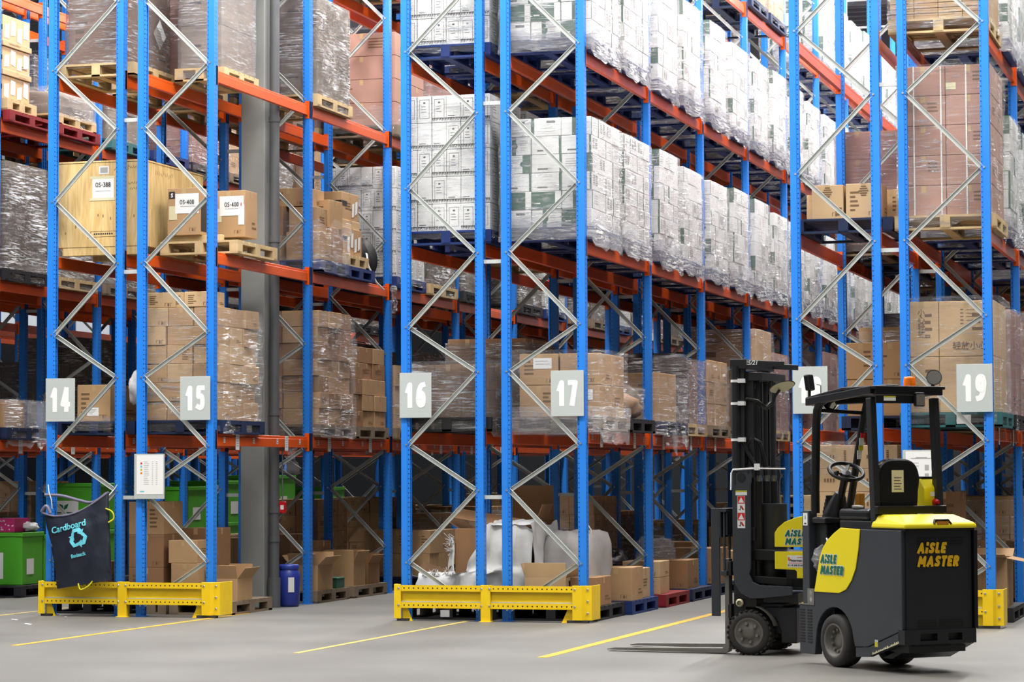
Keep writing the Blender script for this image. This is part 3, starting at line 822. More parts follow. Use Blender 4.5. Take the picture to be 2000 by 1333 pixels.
def grid_load(root, style, w, d, h, nx, ny, nz, jit=0.0, z0=PH, seed=0, drop=0, styles=None, vary=False):
    r = random.Random(seed); cw, cd, chh = w / nx, d / ny, h / nz
    for k in range(nz):
        for i in range(nx):
            for j in range(ny):
                if not (j == 0 or i == nx - 1): continue
                if k == nz - 1 and drop and r.random() < drop: continue
                st = styles[r.randrange(len(styles))] if styles else style
                me = carton_mesh(st, cw - .006, cd - .006, chh - .004, r.randrange(6 if style != 'white_green' else 15))
                jx, jy = (r.uniform(-jit, jit), r.uniform(-jit, jit * .6)) if jit else (0, 0)
                obj('carton', me, root, (-w / 2 + cw * (i + .5) + jx, -d / 2 + cd * (j + .5) + jy, z0 + k * chh), (0, 0, r.uniform(-jit, jit)))
    if nx > 1 and ny > 1:
        body = STYLE_MATS[styles[0] if styles else style][0]
        me = cached(('core', body, round(w, 2), round(d, 2), round(h, 2), nx, ny), lambda: MB().box(-w / 2, -d / 2 + cd + .03, 0, w / 2 - cw - .03, d / 2, h - .01).mesh('carton_stack', [body]))
        obj('carton_stack', me, root, (0, 0, z0))

def block_load_mesh(style, w, d, h, nx, ny, nz, seed):
    """far loads: all the carton faces in one mesh"""
    def f():
        r = random.Random(seed); mb = MB(); cw, cd, ch = w / nx, d / ny, h / nz
        for k in range(nz):
            for i in range(nx):
                for j in range(ny):
                    if not (j in (0, ny - 1) or i in (0, nx - 1)): continue
                    q = MB(); q.box(-cw / 2 + .004, -cd / 2 + .004, 0, cw / 2 - .004, cd / 2 - .004, ch - .004)
                    draw_marks(q, style, cw - .008, cd - .008, ch - .004, r.randrange(15))
                    ox, oy = -w / 2 + cw * (i + .5) + r.uniform(-.006, .006), -d / 2 + cd * (j + .5)
                    for n_, f_ in enumerate(q.f): pass
                    o = len(mb.v); mb.v += [(v[0] + ox, v[1] + oy, v[2] + k * ch) for v in q.v]
                    mb.f += [tuple(a + o for a in f_) for f_ in q.f]; mb.m += q.m; mb.s += q.s
        return mb.mesh('carton_stack', STYLE_MATS[style], recalc=False)
    return cached(('block', style, round(w, 2), round(d, 2), round(h, 2), nx, ny, nz, seed), f)

def new_load(label, x, y, z, pal='blue', w=1.0, d=1.2, rz=0, group=None, name='pallet_load'):
    t = thing(name, label, 'pallet load', (x, y, z), rz, group)
    if pal: obj('pallet', pallet_mesh(pal, w, d), t)
    return t
def add_film(t, w, d, z0, z1, m, seed=0, **k):
    return obj('stretch_film', film_mesh(w, d, z0, z1, m, seed, **k), t)

# ------------------------------------------------------------------ kinds of load that repeat
PHRASE = {'wg': 'film-wrapped white-and-green cartons', 'wp': 'white printed cartons', 'km': 'film-wrapped mauve-brown cartons',
          'kr': 'bare brown cartons', 'kw': 'film-wrapped brown cartons', 'gw': 'grey film-wrapped load', 'bf': 'black film-wrapped load', 'kd': 'dark brown wrapped cartons'}
PROTO = {}
def gen(kind, var, near, lab, x, y, z):
    """first one of a kind is built, every later one is a copy of it with its parts"""
    key = (kind, var, near)
    grp = PHRASE[kind]
    if key in PROTO:
        t = copy_tree(PROTO[key]); t.location = (x, y, z); t['label'] = lab; return t
    r = random.Random(var * 31 + len(kind) * 7 + ord(kind[0]))
    def stack(style, w, d, h, nx, ny, nz, jit=0.0, drop=0, styles=None):
        if near: grid_load(t, style, w, d, h, nx, ny, nz, jit, PH, var * 13 + 5, drop, styles)
        else: obj('carton_stack', block_load_mesh(style, w, d, h, nx, ny, nz, var), t, (0, 0, PH))
    if kind == 'wg':
        h = (1.15, 1.12, 1.18)[var % 3]
        dd = (1.2, 1.02, .98)[var % 3]; t = new_load(lab, x, y, z, 'blue', .99, dd, group=grp); stack('white_green', .98, dd - .03, h, 3, 4, 6, .004)
        add_film(t, 1.0, dd - .01, (-.02, .01, .0)[var % 3], h + .13, 'film_white', var, loose=.016, ragged=.10, lumps=.09)
        add_film(t, 1.0, dd - .01, -.03, (.20, .16, .24)[var % 3], 'film_dense', var + 4, loose=.026, ragged=.11, lumps=.06, top=.16)
    elif kind == 'wp':
        t = new_load(lab, x, y, z, 'blue', group=grp); stack('white_print', .97, 1.15, 1.44, 6, 3, 5, .003)
        add_film(t, .99, 1.17, .05, 1.5, 'film_clear', var, ragged=.04)
    elif kind == 'km':
        h = (1.25, 1.1, 1.3)[var % 3]
        t = new_load(lab, x, y, z, ('old', 'wood', 'black')[var % 3], group=grp); stack('kraft_mauve', .96, 1.16, h, 2, 2, 4)
        add_film(t, .98, 1.18, .04, h + .12, 'film_mauve', var, lumps=.02)
    elif kind == 'kr':
        h = (.8, 1.05, .62)[var % 3]
        t = new_load(lab, x, y, z, ('old', 'wood', 'navy')[var % 3], group=grp); stack('kraft', .94, 1.1, h, 3, 3, (3, 5, 2)[var % 3], .012, .25)
    elif kind == 'kw':
        h = (1.1, .82, 1.3)[var % 3]
        t = new_load(lab, x, y, z, ('navy', 'old', 'wood')[var % 3], group=grp); stack('kraft', .94, 1.12, h, 3, 3, (5, 3, 6)[var % 3], .008)
        add_film(t, .97, 1.15, .06, h + .1, 'film_clear', var, lumps=.02)
    elif kind == 'gw':
        h = (1.2, .95, 1.35)[var % 3]
        t = new_load(lab, x, y, z, ('wood', 'old', 'black')[var % 3], group=grp); stack('grey', .93, 1.1, h, 2, 2, 3)
        add_film(t, .95, 1.12, .02, h + .13, 'film_grey', var, lumps=.03)
    elif kind == 'bf':
        h = (.6, .85, 1.1)[var % 3]
        t = new_load(lab, x, y, z, 'black', group=grp)
        obj('film_wrapped_goods', lump_mesh('film_wrapped_goods', .95, 1.1, h, 'black_film', var, .08, 8), t, (0, 0, PH))
    elif kind == 'kd':
        h = (.7, .9, .55)[var % 3]
        t = new_load(lab, x, y, z, ('old', 'black', 'navy')[var % 3], group=grp); stack('kraft_dark', .92, 1.08, h, 2, 2, 2, .01)
        add_film(t, .95, 1.11, .03, h + .1, 'film_grey', var, lumps=.03)
    PROTO[key] = t
    return t

HIDDEN = {'L 15 2 3 0', 'L 17 3 1 0', 'L 19 1 0 0', 'L 17 4 0 0', 'L 17 4 0 1', 'L 17 2 0 0', 'L 17 2 0 1'}          # places the photograph shows nothing of are left out
PLACED = {}
def put(kind, key, bay, lv, slot, var=0, near=False, phrase=None, dx=0, dy=0):
    nm = 'L %s %d %d %d' % (key, bay, lv, slot)
    if nm in PLACED.values(): return None
    if nm in HIDDEN: return None
    x, y, z = place(key, bay, lv, slot)
    t = gen(kind, var, near, '%s, %s' % (phrase or PHRASE[kind], where(key, bay, lv, slot)), x + dx, y + dy, z)
    PLACED[t.name] = nm
    return t

# rack 17: white and green cartons two to a bay on the second and third level
for bay in range(NB):
    for lv in (2, 3):
        for s in (0, 1):
            put('wg', '17', bay, lv, s, 0 if bay == 0 else 1 + (bay + s + lv) % 2, bay < 3, dy=0 if bay == 0 else .03 * ((bay * 3 + s * 5) % 4))
# rack 16: white printed cartons
for lv in (2, 3):
    for s in (0, 1): put('wp', '16', 0, lv, s, s, True)

# the rest of the racks, further back
FILL = {'14': {1: 'kd gw bf kw', 2: 'gw kw bf kd gw', 3: 'gw gw km kw'}, '15': {1: 'kw kr kw gw', 2: 'wp kw gw km wp', 3: 'km gw kw km'},
        '16': {1: 'bf kd gw kd', 2: 'wp gw wp wp', 3: 'wp wg gw wp'}, '17': {1: 'km km kw km'},
        '18': {1: 'kw gw kr km', 2: 'kw km kr', 3: 'km gw'}, '19': {1: 'kw gw km kr', 2: 'wg wg gw wg', 3: 'wg gw wg wg'},
        '13': {1: 'kw gw kd', 2: 'gw bf gw kd', 3: 'kw bf gw km'}, '12': {1: 'gw kd bf', 2: 'gw kd', 3: 'km gw'}}
FIRST = {'14': {1: 1, 2: 1, 3: 1}, '15': {1: 2, 2: 3, 3: 2}, '16': {1: 1, 2: 1, 3: 1}, '17': {1: 3}, '18': {1: 1, 2: 1, 3: 2}, '19': {1: 1, 2: 1, 3: 1},
         '13': {1: 2, 2: 2, 3: 3}, '12': {1: 1, 2: 1, 3: 1}}
rf = random.Random(5)
for key in ('14', '15', '16', '17', '18', '19', '13', '12'):
    for lv, ks in FILL[key].items():
        ks = ks.split()
        for bay in range(FIRST[key][lv], NB if key in SIGNED else 6):
            for s in (0, 1):
                k = ks[rf.randrange(len(ks))]; v = rf.randrange(3); q = rf.random()
                if key == '18' and lv == 3 and bay < 4: continue
                if q < (.3 if lv == 1 else .1): continue
                put(k, key, bay, lv, s, v)
for key in ('14', '15', '16', '17', '18', '19', '13', '12'):      # floor level, low stacks
    for bay in range(2 if key in ('15', '17') else 6 if key == '13' else 1, 6):
        for s in (0, 1):
            k = ('kr', 'kd', 'kw', 'kr')[rf.randrange(4)]; v = rf.randrange(3)
            if rf.random() < .25: continue
            put(k, key, bay, 0, s, v)
for bay in (5, 6, 7):
    for s in (0, 1): put('wg', '17', bay, 4, s, 1 + (bay + s) % 2, False)
for key, bays in (('17', (3,)), ('16', (2, 4)), ('15', (2, 3)), ('13', (3, 4))):          # top level
    for bay in bays:
        for s in (0, 1): put(('kw', 'kw', 'gw')[(bay + s) % 3], key, bay, 4, s, 0)

# ================================================================== things one sees well
# ---- rack 14 and 15, third level
t = new_load('tall grey film-wrapped load with a white diamond label, above the plywood crate', .50, .72, 5.907, 'wood', .92, 1.15)
grid_load(t, 'kraft_mauve', .72, 1.05, 1.5, 1, 2, 2, 0, PH, 3)
add_film(t, .76, 1.09, .1, 1.62, 'film_grey', 4, lumps=.03)
mb = MB(); mb.add([(.40, .06, .57), (.40, .23, .40), (.40, .40, .57), (.40, .23, .74)], [(0, 1, 2, 3)], 0)
for k in range(5): mb.side(.16, .64 - k * .03, .30, .646 - k * .03, .4008, 1)
obj('paper_label', mb.mesh('paper_label', ['paper', 'ink_pale'], recalc=False), t, label='white diamond paper label')
t = new_load('mauve-brown wrapped load behind the grey one with the diamond label', .52, 2.1, 5.907, 'wood', .95, 1.15)
grid_load(t, 'kraft_mauve', .86, 1.1, 1.5, 1, 1, 2, 0, PH, 3)
add_film(t, .9, 1.13, .05, 1.62, 'film_mauve', 5, lumps=.02)
t = new_load('narrow silvery film-wrapped load left of the grey building column, third level', 1.46, 1.28, 5.908, 'wood', .60, 1.0)
grid_load(t, 'grey', .50, .92, 1.45, 1, 2, 3, 0, PH, 8)
add_film(t, .54, .96, .03, 1.6, 'film_white', 6, lumps=.04)
put('wp', '15', 2, 2, 0, 1, True, 'shaded white printed cartons'); put('gw', '15', 2, 2, 1, 0)
put('gw', '15', 1, 3, 0, 0, True, 'grey-brown film-wrapped load right of the column')
t = new_load('large plain mauve-brown carton load left of upright 16, third level', 1.53, 6.42, HL[2] + BT + .002, 'old', 1.0, 1.2)
grid_load(t, 'kraft_mauve', .94, 1.16, 1.22, 1, 2, 4, 0, PH, 4); add_film(t, .97, 1.19, .05, .4, 'film_clear', 4, lumps=.03, top=.2)
# ---- second level: crate and cartons with numbered sheets
t = thing('plywood_crate', 'large plywood crate with a sheet reading OS-388', 'crate', (.565, .95, 3.933))
obj('crate_body', MB().box(-.52, -.80, .09, .52, .80, 1.02).mesh('crate_body', ['plywood'], .004), t)
obj('lid', MB().box(-.525, -.805, 1.02, .525, .805, 1.04).mesh('lid', ['plywood'], .003), t)
for y in (-.75, 0, .75): obj('bearer', MB().box(-.46, y - .045, 0, .46, y + .045, .09).mesh('bearer', ['plywood'], .003), t)
mb = MB()
for a, b, s in ((-.30, .32, .016), (-.03, .44, .013), (.03, .43, .014), (.12, .40, .014), (.40, .42, .013), (-.42, .25, .012), (-.15, .2, .013), (.19, .21, .014)):
    mb.add([(a + s * .6 * math.cos(q * PI / 4), -.8015, b + s * 1.4 * math.sin(q * PI / 4)) for q in range(8)], [tuple(range(8))], 0)
for q in ((-.12, .20, .2, .203), (-.12, .26, .2, .263), (-.12, .2, -.117, .263), (.197, .2, .2, .263)): mb.front(*q, -.8015, 1)
for k in range(9): mb.front(-.08 + k * .026, .225, -.062 + k * .026, .243, -.8015, 1)
rr = random.Random(2)
for (a, b, n) in ((.17, .93, 8), (.33, .96, 7), (.34, .78, 5), (.36, .72, 4)):
    for k in range(n): mb.obox((a + k * .022, -.8016, b + rr.uniform(-.008, .008)), (.004, .0006, .03), (0, rr.uniform(-.8, .8), 0), 1)
for k in range(10): mb.obox((.5206, -.5 + k * .05, .92 + rr.uniform(-.02, .02)), (.0006, .005, .05), (rr.uniform(-.9, .9), 0, 0), 1)
obj('stencil_mark', mb.mesh('stencil_mark', ['kraft_dark', 'ink'], recalc=False), t)
mb = MB(); mb.front(-.10, .62, .16, .86, -.803, 0); mb.front(-.13, .84, .17, .87, -.8035, 2); mb.front(-.13, .60, .17, .63, -.8035, 2)
mb.front(-.02, .89, .10, .98, -.803, 0); mb.front(-.005, .905, .085, .965, -.8036, 1); mb.front(-.06, .70, .12, .708, -.8036, 1)
sh = obj('paper_sheet', mb.mesh('paper_sheet', ['paper', 'ink_pale', 'cream'], recalc=False), t, label='white sheet reading OS-388')
obj('lettering', stroke_mesh('OS-388', .052, .15, 'ink', xs=.82), sh, (.03, -.8045, .775), FRONT)
mb = MB(); mb.side(.25, .55, .48, .80, .523, 0); mb.side(.22, .78, .5, .81, .5236, 1); mb.side(.22, .54, .5, .57, .5236, 1)
sh = obj('paper_sheet', mb.mesh('paper_sheet', ['paper', 'cream'], recalc=False), t)
obj('lettering', stroke_mesh('OS', .052, .15, 'ink', xs=.82), sh, (.5245, .36, .69), SIDE)
pallet_thing(1.63, .96, 3.933, 'wood', 'pale wooden pallet carrying the cartons marked OS-400', .92, 1.15)
BM_ = MB().box(-.28, -.03, 0, .34, .03, .07).mesh('wooden_bearer', ['pallet_wood'], .003)
for y_, l_ in ((.50, 'front pale wooden bearer under the cartons marked OS-400'), (.95, 'back pale wooden bearer under the cartons marked OS-400')): tag(obj('wooden_bearer', BM_, None, (1.53, y_, 3.933 + PH)), l_, 'timber')
zc = 3.933 + PH + .07
def os400(x, y, w, d, h, label, first):
    o = box_thing(x, y, zc, w, d, h, label, 'kraft', 2)
    mb = MB(); s = -d / 2 - .003
    mb.front(-w / 2 + .02, h * .78, -w / 2 + .09, h * .93, s, 1) if first else None
    mb.front(-w * .26, h * .46, w * .46, h * .88, s - .001, 0); mb.front(-w * .45, h * .33, -w * .2, h * .62, s - .0006, 3)
    mb.front(-w * .1, h * .60, w * .36, h * .615, s - .0016, 2)
    if first: mb.side(-d / 2 + .02, .04, d / 2 - .02, h * .72, w / 2 + .002, 1)
    if not first: mb.front(w * .30, h * .26, w * .48, h * .70, s - .0018, 0); mb.front(w * .37, h * .66, w * .40, h * .73, s - .0022, 4)
    p = obj('paper_sheet', mb.mesh('paper_sheet', ['paper', 'ink', 'ink_pale', 'cream', 'red_ink'], recalc=False), o)
    obj('lettering', stroke_mesh('OS-400', .05, .15, 'ink', xs=.78), p, (w * .10, s - .0026, h * .70), FRONT)
    if first: obj('lettering', stroke_mesh('S', .045, .2, 'sign_white'), p, (-w / 2 + .055, s - .001, h * .85), FRONT)
    return o
os400(1.44, .62, .39, .42, .52, 'carton with a sheet reading OS-400, front one of the pair', True)
os400(1.80, .98, .40, .35, .52, 'second carton reading OS-400, right of upright 15, partly hidden', False)

# ---- first level of racks 14 and 15
Z1 = HL[0] + BT + .002
pallet_thing(.47, .80, Z1, 'navy', 'navy pallet under the carton beside the number 14 plate', .98, 1.2)
o = box_thing(.47, .56, Z1 + PH, .40, .72, .40, 'single brown carton with a paper label beside the number 14 plate', 'kraft', 1, paper=(-.08, .06, .06, .15))
obj('stretch_film', film_mesh(.44, .76, -.14, .06, 'film_clear', 2, lumps=.06, ragged=.12), o)
tag(obj('plastic_bag', lump_mesh('plastic_bag', .26, .3, .42, 'woven_white', 4, .25, 2.2), None, (.965, .36, Z1 + .30)), 'white plastic bag bulging between uprights 14 and 15, first level', 'bag')
def heap(root, style_w, rows, x0, x1, y0, y1, z, seed, chh, cw, cd):
    """cartons laid by hand: every layer shifted, some stick out; each one its own part"""
    r = random.Random(seed)
    for k in range(rows):
        off = r.uniform(-.04, .04) if k else 0
        xs = x0 + (r.uniform(-.05, .03)); n = max(2, int((x1 - xs) / cw)); w_ = (x1 - xs + off * .3) / n
        for i in range(n):
            me = carton_mesh(style_w[r.randrange(len(style_w))], round(w_ - .006, 3), cd, chh - .004, r.randrange(5))
            obj('carton', me, root, (xs + w_ * (i + .5), y0 + cd / 2 + r.uniform(0, .035), z + k * chh), (0, 0, r.uniform(-.03, .03)))
        y = y0 + cd + .012; m = max(1, int((y1 - y) / cw)); d_ = (y1 - y) / m
        for j in range(m):
            me = carton_mesh(style_w[r.randrange(len(style_w))], cd, round(d_ - .006, 3), chh - .004, r.randrange(5))
            obj('carton', me, root, (x1 - cd / 2 + r.uniform(-.03, .02), y + d_ * (j + .5), z + k * chh), (0, 0, r.uniform(-.03, .03)))
t = new_load('leaning film-wrapped stack of small brown cartons behind the number 15 plate', 1.52, .74, Z1, 'navy', 1.0, 1.2)
heap(t, ['kraft', 'kraft_light', 'kraft'], 6, -.44, .44, -.58, .52, PH, 4, .205, .30, .33)
for (a, c, e_) in ((-.40, -.38, .7), (.06, -.4, 1.0), (-.12, -.35, .3)):
    obj('carton', carton_mesh('kraft_light', .34, .32, .165, 1), t, (a + .14, c, PH + 6 * .205), (0, 0, .04 * e_))
obj('carton_stack', MB().box(-.42, -.22, 0, .1, .5, 1.2).mesh('carton_stack', ['kraft']), t, (0, 0, PH))
add_film(t, .93, 1.14, .02, 1.36, 'film_clear', 3, lumps=.10, ragged=.06, loose=.02)
t = new_load('tall brown carton stack loosely wrapped, right of the column, first level', 1.53, 3.65, Z1, 'old', 1.0, 1.2)
heap(t, ['kraft', 'kraft_dark'], 7, -.44, .47, -.60, .56, PH, 9, .195, .32, .33)
obj('carton_stack', MB().box(-.42, -.22, 0, .1, .5, 1.3).mesh('carton_stack', ['kraft']), t, (0, 0, PH))
add_film(t, .99, 1.19, .02, 1.48, 'film_clear', 7, lumps=.06, loose=.018)
t = new_load('bare unwrapped stack of bulging brown cartons beside upright 15, first level', 1.50, 4.97, Z1, 'old', 1.0, 1.2)
heap(t, ['kraft', 'kraft_dark'], 5, -.45, .46, -.58, .60, PH, 14, .20, .30, .3)
obj('carton_stack', MB().box(-.42, -.25, 0, .1, .55, .96).mesh('carton_stack', ['kraft']), t, (0, 0, PH))

# ---- second level of rack 15, second bay
Z2 = HL[1] + BT + .002
t = new_load('untidy half-wrapped brown cartons on a blue pallet, right of the column', 1.55, 3.50, Z2, 'blue', 1.0, .95)
for (a, b, z, w, d, h, s, v) in ((-.22, -.2, 0, .42, .4, .30, 'kraft', 0), (.24, -.22, 0, .42, .4, .34, 'kraft', 2), (.24, .2, 0, .42, .4, .42, 'kraft_dark', 4),
                            (-.22, -.2, .30, .4, .4, .36, 'kraft_dark', 2), (.22, -.18, .34, .36, .38, .30, 'kraft', 3), (.02, -.05, .66, .5, .5, .22, 'kraft', 1), (.24, .2, .42, .4, .36, .34, 'kraft', 0)):
    obj('carton', carton_mesh(s, w, d, h, v), t, (a, b, PH + z), (0, 0, .05 * (v - 2)))
add_film(t, .99, .93, .02, .62, 'film_clear', 5, lumps=.14, loose=.02, ragged=.05, top=.5)
pallet_thing(1.52, 4.50, Z2, 'blue', 'blue pallet lying under a smaller wooden pallet, second level, rack 15', 1.0, 1.0)
pallet_thing(1.60, 4.42, Z2 + PH + .001, 'wood', 'small wooden pallet lying on top of a blue pallet, rack 15', .8, .8)
z = Z2 + 2 * PH + .003
for (w, d, h, lab, v, st) in ((.62, .66, .34, 'lower brown carton with torn labels and black tape, rack 15', 1, 'kraft'), (.58, .62, .10, 'flat pale carton lid between two black-taped cartons', 0, 'kraft_light'), (.56, .6, .34, 'upper brown carton with black tape and a white sheet, rack 15', 3, 'kraft')):
    o = box_thing(1.62, 4.42, z, w, d, h, lab, st, v)
    mb = MB()
    if h > .2:
        mb.front(w * .1, h * .5, w / 2, h * .68, -d / 2 - .003, 0); mb.side(-d / 2, h * .5, -d * .2, h * .68, w / 2 + .003, 0)
        for q in range(4):
            a_, b_ = -d * .3 + q * d * .19, h * (.16, .3, .12, .22)[q]
            if v == 1 or q > 1: mb.quad((w / 2 + .004, a_, b_), (w / 2 + .004, a_ + d * .13, b_ + .02 * (q - 1)), (w / 2 + .004, a_ + d * .15, b_ + h * .55), (w / 2 + .004, a_ + d * .02, b_ + h * .5), 1)
    else: mb.front(0, h * .2, w * .3, h * .8, -d / 2 - .003, 0)
    obj('tape', mb.mesh('tape', ['tape_black', 'paper'], recalc=False), o)
    z += h + .001
t = thing('cable_drum', 'black cable drum standing on the second level beside upright 15', 'cable drum', (1.60, 5.22, Z2 + .315))
for s in (-1, 1): obj('flange', MB().lathe([(.02, s * .16), (.31, s * .16), (.315, s * .17), (.31, s * .18), (.02, s * .18)], 36, 0, axis='y').mesh('flange', ['truck_black']), t)
mb = MB()
for k in range(9): mb.lathe([(.22, -.15 + k * .034), (.238, -.137 + k * .034), (.22, -.122 + k * .034)], 32, 0, axis='y')
obj('cable', mb.mesh('cable', ['rubber']), t)
obj('cable_end', MB().tube([(.24, -.1, .1), (.30, -.2, .05), (.33, -.22, -.1), (.40, -.12, -.3), (.42, .1, -.38)], .012).mesh('cable_end', ['sign_white']), t)
# torn film that hangs from the beam end
mb = MB(); vs = []
for j in range(13):
    for i in range(7):
        a = i / 6; b = j / 12; q = noise.noise(Vector((a * 3, b * 4, 2)))
        vs.append((.02 + .05 * q, (a - .5) * (.22 - .10 * abs(b - .5)) + .03 * q, -b * .36 + .02 * noise.noise(Vector((a * 5, 0, 1)))))
mb.add(vs, [(j * 7 + i, j * 7 + i + 1, j * 7 + i + 8, j * 7 + i + 7) for j in range(12) for i in range(6)], 0, True)
tag(obj('torn_film', mb.mesh('torn_film', ['film_white'], recalc=False), None, (2.0, 5.72, Z2 + .02)), 'torn white film hanging from an orange beam left of the number 16 upright', 'plastic film')

# ---- floor level of racks 14 and 15
pallet_thing(.30, .98, 0, 'black', 'black pallet with white tags behind the left yellow barrier', .95, 1.15)
for k, (z0, h, v) in enumerate(((.146, .36, 1), (.507, .36, 2), (.868, .36, 0))):
    box_thing(.94, .80, z0, .42, .5, h, 'brown carton between the two left racks, %s of three' % ('bottom', 'middle', 'top')[k], 'kraft_dark' if k != 2 else 'kraft', v)
pallet_thing(1.03, .98, 0, 'old', 'weathered pallet under the three stacked cartons between racks 14 and 15', .36, 1.0)
box_thing(.28, .72, .146, .30, .4, .42, 'brown carton half hidden behind the dark recycling sack', 'kraft_dark', 3)
pallet_thing(1.63, 1.03, 0, 'old', 'weathered wooden pallet carrying the open carton, beside the left barrier', .74, 1.16)
box_thing(1.42, .75, .146, .32, .5, .41, 'lower brown carton on the weathered pallet, left of upright 15', 'kraft', 2)
box_thing(1.40, .75, .557, .34, .5, .25, 'upper brown carton on the weathered pallet, left of upright 15', 'kraft', 3)
box_thing(1.30, 1.32, .146, .42, .5, .78, 'tall brown carton standing behind two stacked ones, rack 15 floor', 'kraft_dark', 0)
open_carton(1.84, .86, .146, .28, .42, .24, 'open brown carton on the weathered pallet beside the left yellow barrier', 'kraft', .15, 1.15)
t = thing('plastic_drum', 'blue plastic drum standing beside the column foot', 'drum', (1.92, 2.32, 0))
obj('drum_body', MB().lathe([(0, 0), (.11, 0), (.125, .03), (.128, .2), (.135, .34), (.118, .41), (.10, .43)], 32).mesh('drum_body', ['blue_drum']), t)
obj('lid', MB().lathe([(.112, .425), (.118, .44), (.118, .475), (.105, .485), (0, .485)], 32).mesh('lid', ['blue_drum']), t)
mb = MB(); vs = []
for i in range(5):
    a = -1.25 + i * .13
    for z_ in (.17, .34): vs.append((.137 * math.cos(a), .137 * math.sin(a), z_))
mb.add(vs, [(2 * i, 2 * i + 2, 2 * i + 3, 2 * i + 1) for i in range(4)], 0, True)
obj('label', mb.mesh('label', ['paper'], recalc=False), t)
pallet_thing(1.55, 3.58, 0, 'old', 'grey pallet with an open carton and green box, behind the drum', .9, 1.1)
open_carton(1.80, 3.34, .146, .36, .5, .30, 'open brown carton crossed by upright 15, behind the blue drum', 'kraft', .15, 1.0)
tag(obj('plastic_box', MB().box(-.12, -.14, 0, .12, .14, .11).box(-.125, -.145, .11, .125, .145, .13).mesh('plastic_box', ['green_dark'], .006), None, (1.86, 3.86, .146)), 'small green plastic box on a pallet beside open cartons', 'box')
pallet_thing(1.55, 4.90, 0, 'old', 'brown pallet holding two cartons against upright 15, third from front', .9, 1.2)
open_carton(1.78, 4.58, .146, .36, .42, .30, 'brown carton with raised flaps right of the green plastic box', 'kraft', .14, 1.4)
open_carton(1.80, 5.08, .146, .34, .42, .26, 'smaller open carton at the far end of the brown pallet', 'kraft_dark', .12, 1.3)
box_thing(1.30, 4.6, .146, .36, .5, .55, 'tall dark carton behind the flapped ones, rack 15 floor', 'kraft_dark', 1)

# ---- left edge: the rack in front of 14
pallet_thing(-2.62, 4.10, 0, 'black', 'black pallet under the green crates at the left edge', 1.0, 1.2)
def crate(x, y, z, w, d, h, lab):
    t = thing('green_crate', lab, 'crate', (x, y, z))
    obj('crate_body', MB().box(-w / 2, -d / 2, 0, w / 2, d / 2, h).mesh('crate_body', ['green_plastic'], .01), t)
    obj('rim', MB().box(-w / 2 - .012, -d / 2 - .012, h - .05, w / 2 + .012, d / 2 + .012, h).mesh('rim', ['green_plastic'], .004), t)
    mb = MB(); mb.front(-w * .3, h * .12, w * .18, h * .62, -d / 2 - .004, 0)
    for k in range(4): mb.front(-w * .26, h * (.2 + .05 * k), w * .1, h * (.225 + .05 * k), -d / 2 - .005, 1)
    for s, a in ((1, .5), (-1, -.5)):
        mb.add([(-w * .06, -d / 2 - .005, h * .42), (-w * .06 + s * .05, -d / 2 - .005, h * .46), (-w * .06 + s * .07, -d / 2 - .005, h * .56), (-w * .06 + s * .01, -d / 2 - .005, h * .52)], [(0, 1, 2, 3)], 1)
    mb.side(-d * .3, h * .2, d * .05, h * .5, w / 2 + .004, 0)
    obj('label', mb.mesh('label', ['paper', 'logo_green'], recalc=False), t)
crate(-2.62, 3.98, PH, .82, .56, .66, 'bright green crate with a leaf label on the black pallet, left edge')
crate(-2.62, 4.56, PH, .82, .52, .62, 'green crate directly behind the front one on the black pallet')
crate(-2.66, 6.15, PH + .65, .9, .6, .62, 'upper green crate with leaf label, above and behind the pink box')
crate(-2.66, 6.15, PH, .9, .6, .64, 'lower green crate in the next bay behind, left edge')
pallet_thing(-2.64, 6.42, 0, 'black', 'black pallet under the stacked pair of green crates', 1.0, 1.2)
mb = MB(); mb.box(-.24, -.2, 0, .24, .2, .17)
rr = random.Random(3)
for k in range(26): mb.obox((rr.uniform(-.22, .22), -.2008, rr.uniform(.02, .15)), (.014, .001, .014), (0, .78, 0), 1)
tag(obj('pink_box', mb.mesh('pink_box', ['pink_card', 'paper']), None, (-2.60, 3.98, PH + .665)), 'pink patterned box sitting on the front green crate', 'box')
tag(obj('plastic_bag', lump_mesh('plastic_bag', .24, .2, .12, 'woven_white', 9, .3, 2.0), None, (-2.32, 4.1, PH + .665)), 'white crumpled bag beside the pink box on the green crate', 'bag')
t = new_load('brown cartons under cloudy film on a navy pallet, first level, left edge', -2.58, 3.62, Z1, 'navy', 1.0, 1.2)
for (a, b, z, w, d, h, v) in ((-.2, -.35, 0, .4, .44, .34, 1), (.24, -.35, 0, .42, .44, .30, 0), (-.1, .2, 0, .6, .5, .36, 2)): obj('carton', carton_mesh('kraft', w, d, h, v), t, (a, b, PH + z))
add_film(t, .96, 1.1, -.05, .5, 'film_white', 2, lumps=.08, ragged=.12)
put('gw', '13', 1, 2, 0, 2, False); put('gw', '13', 1, 2, 1, 0, False)
Z3 = HL[2] + BT + .002
pallet_thing(-2.56, 3.62, Z3, 'red', 'dark red pallet on an orange beam, top left edge', 1.0, 1.2)
pallet_thing(-2.56, 3.42, Z3 + PH + .001, 'wood', 'small wooden pallet stacked on the dark red pallet, left', .92, .78)
z = Z3 + 2 * PH + .003
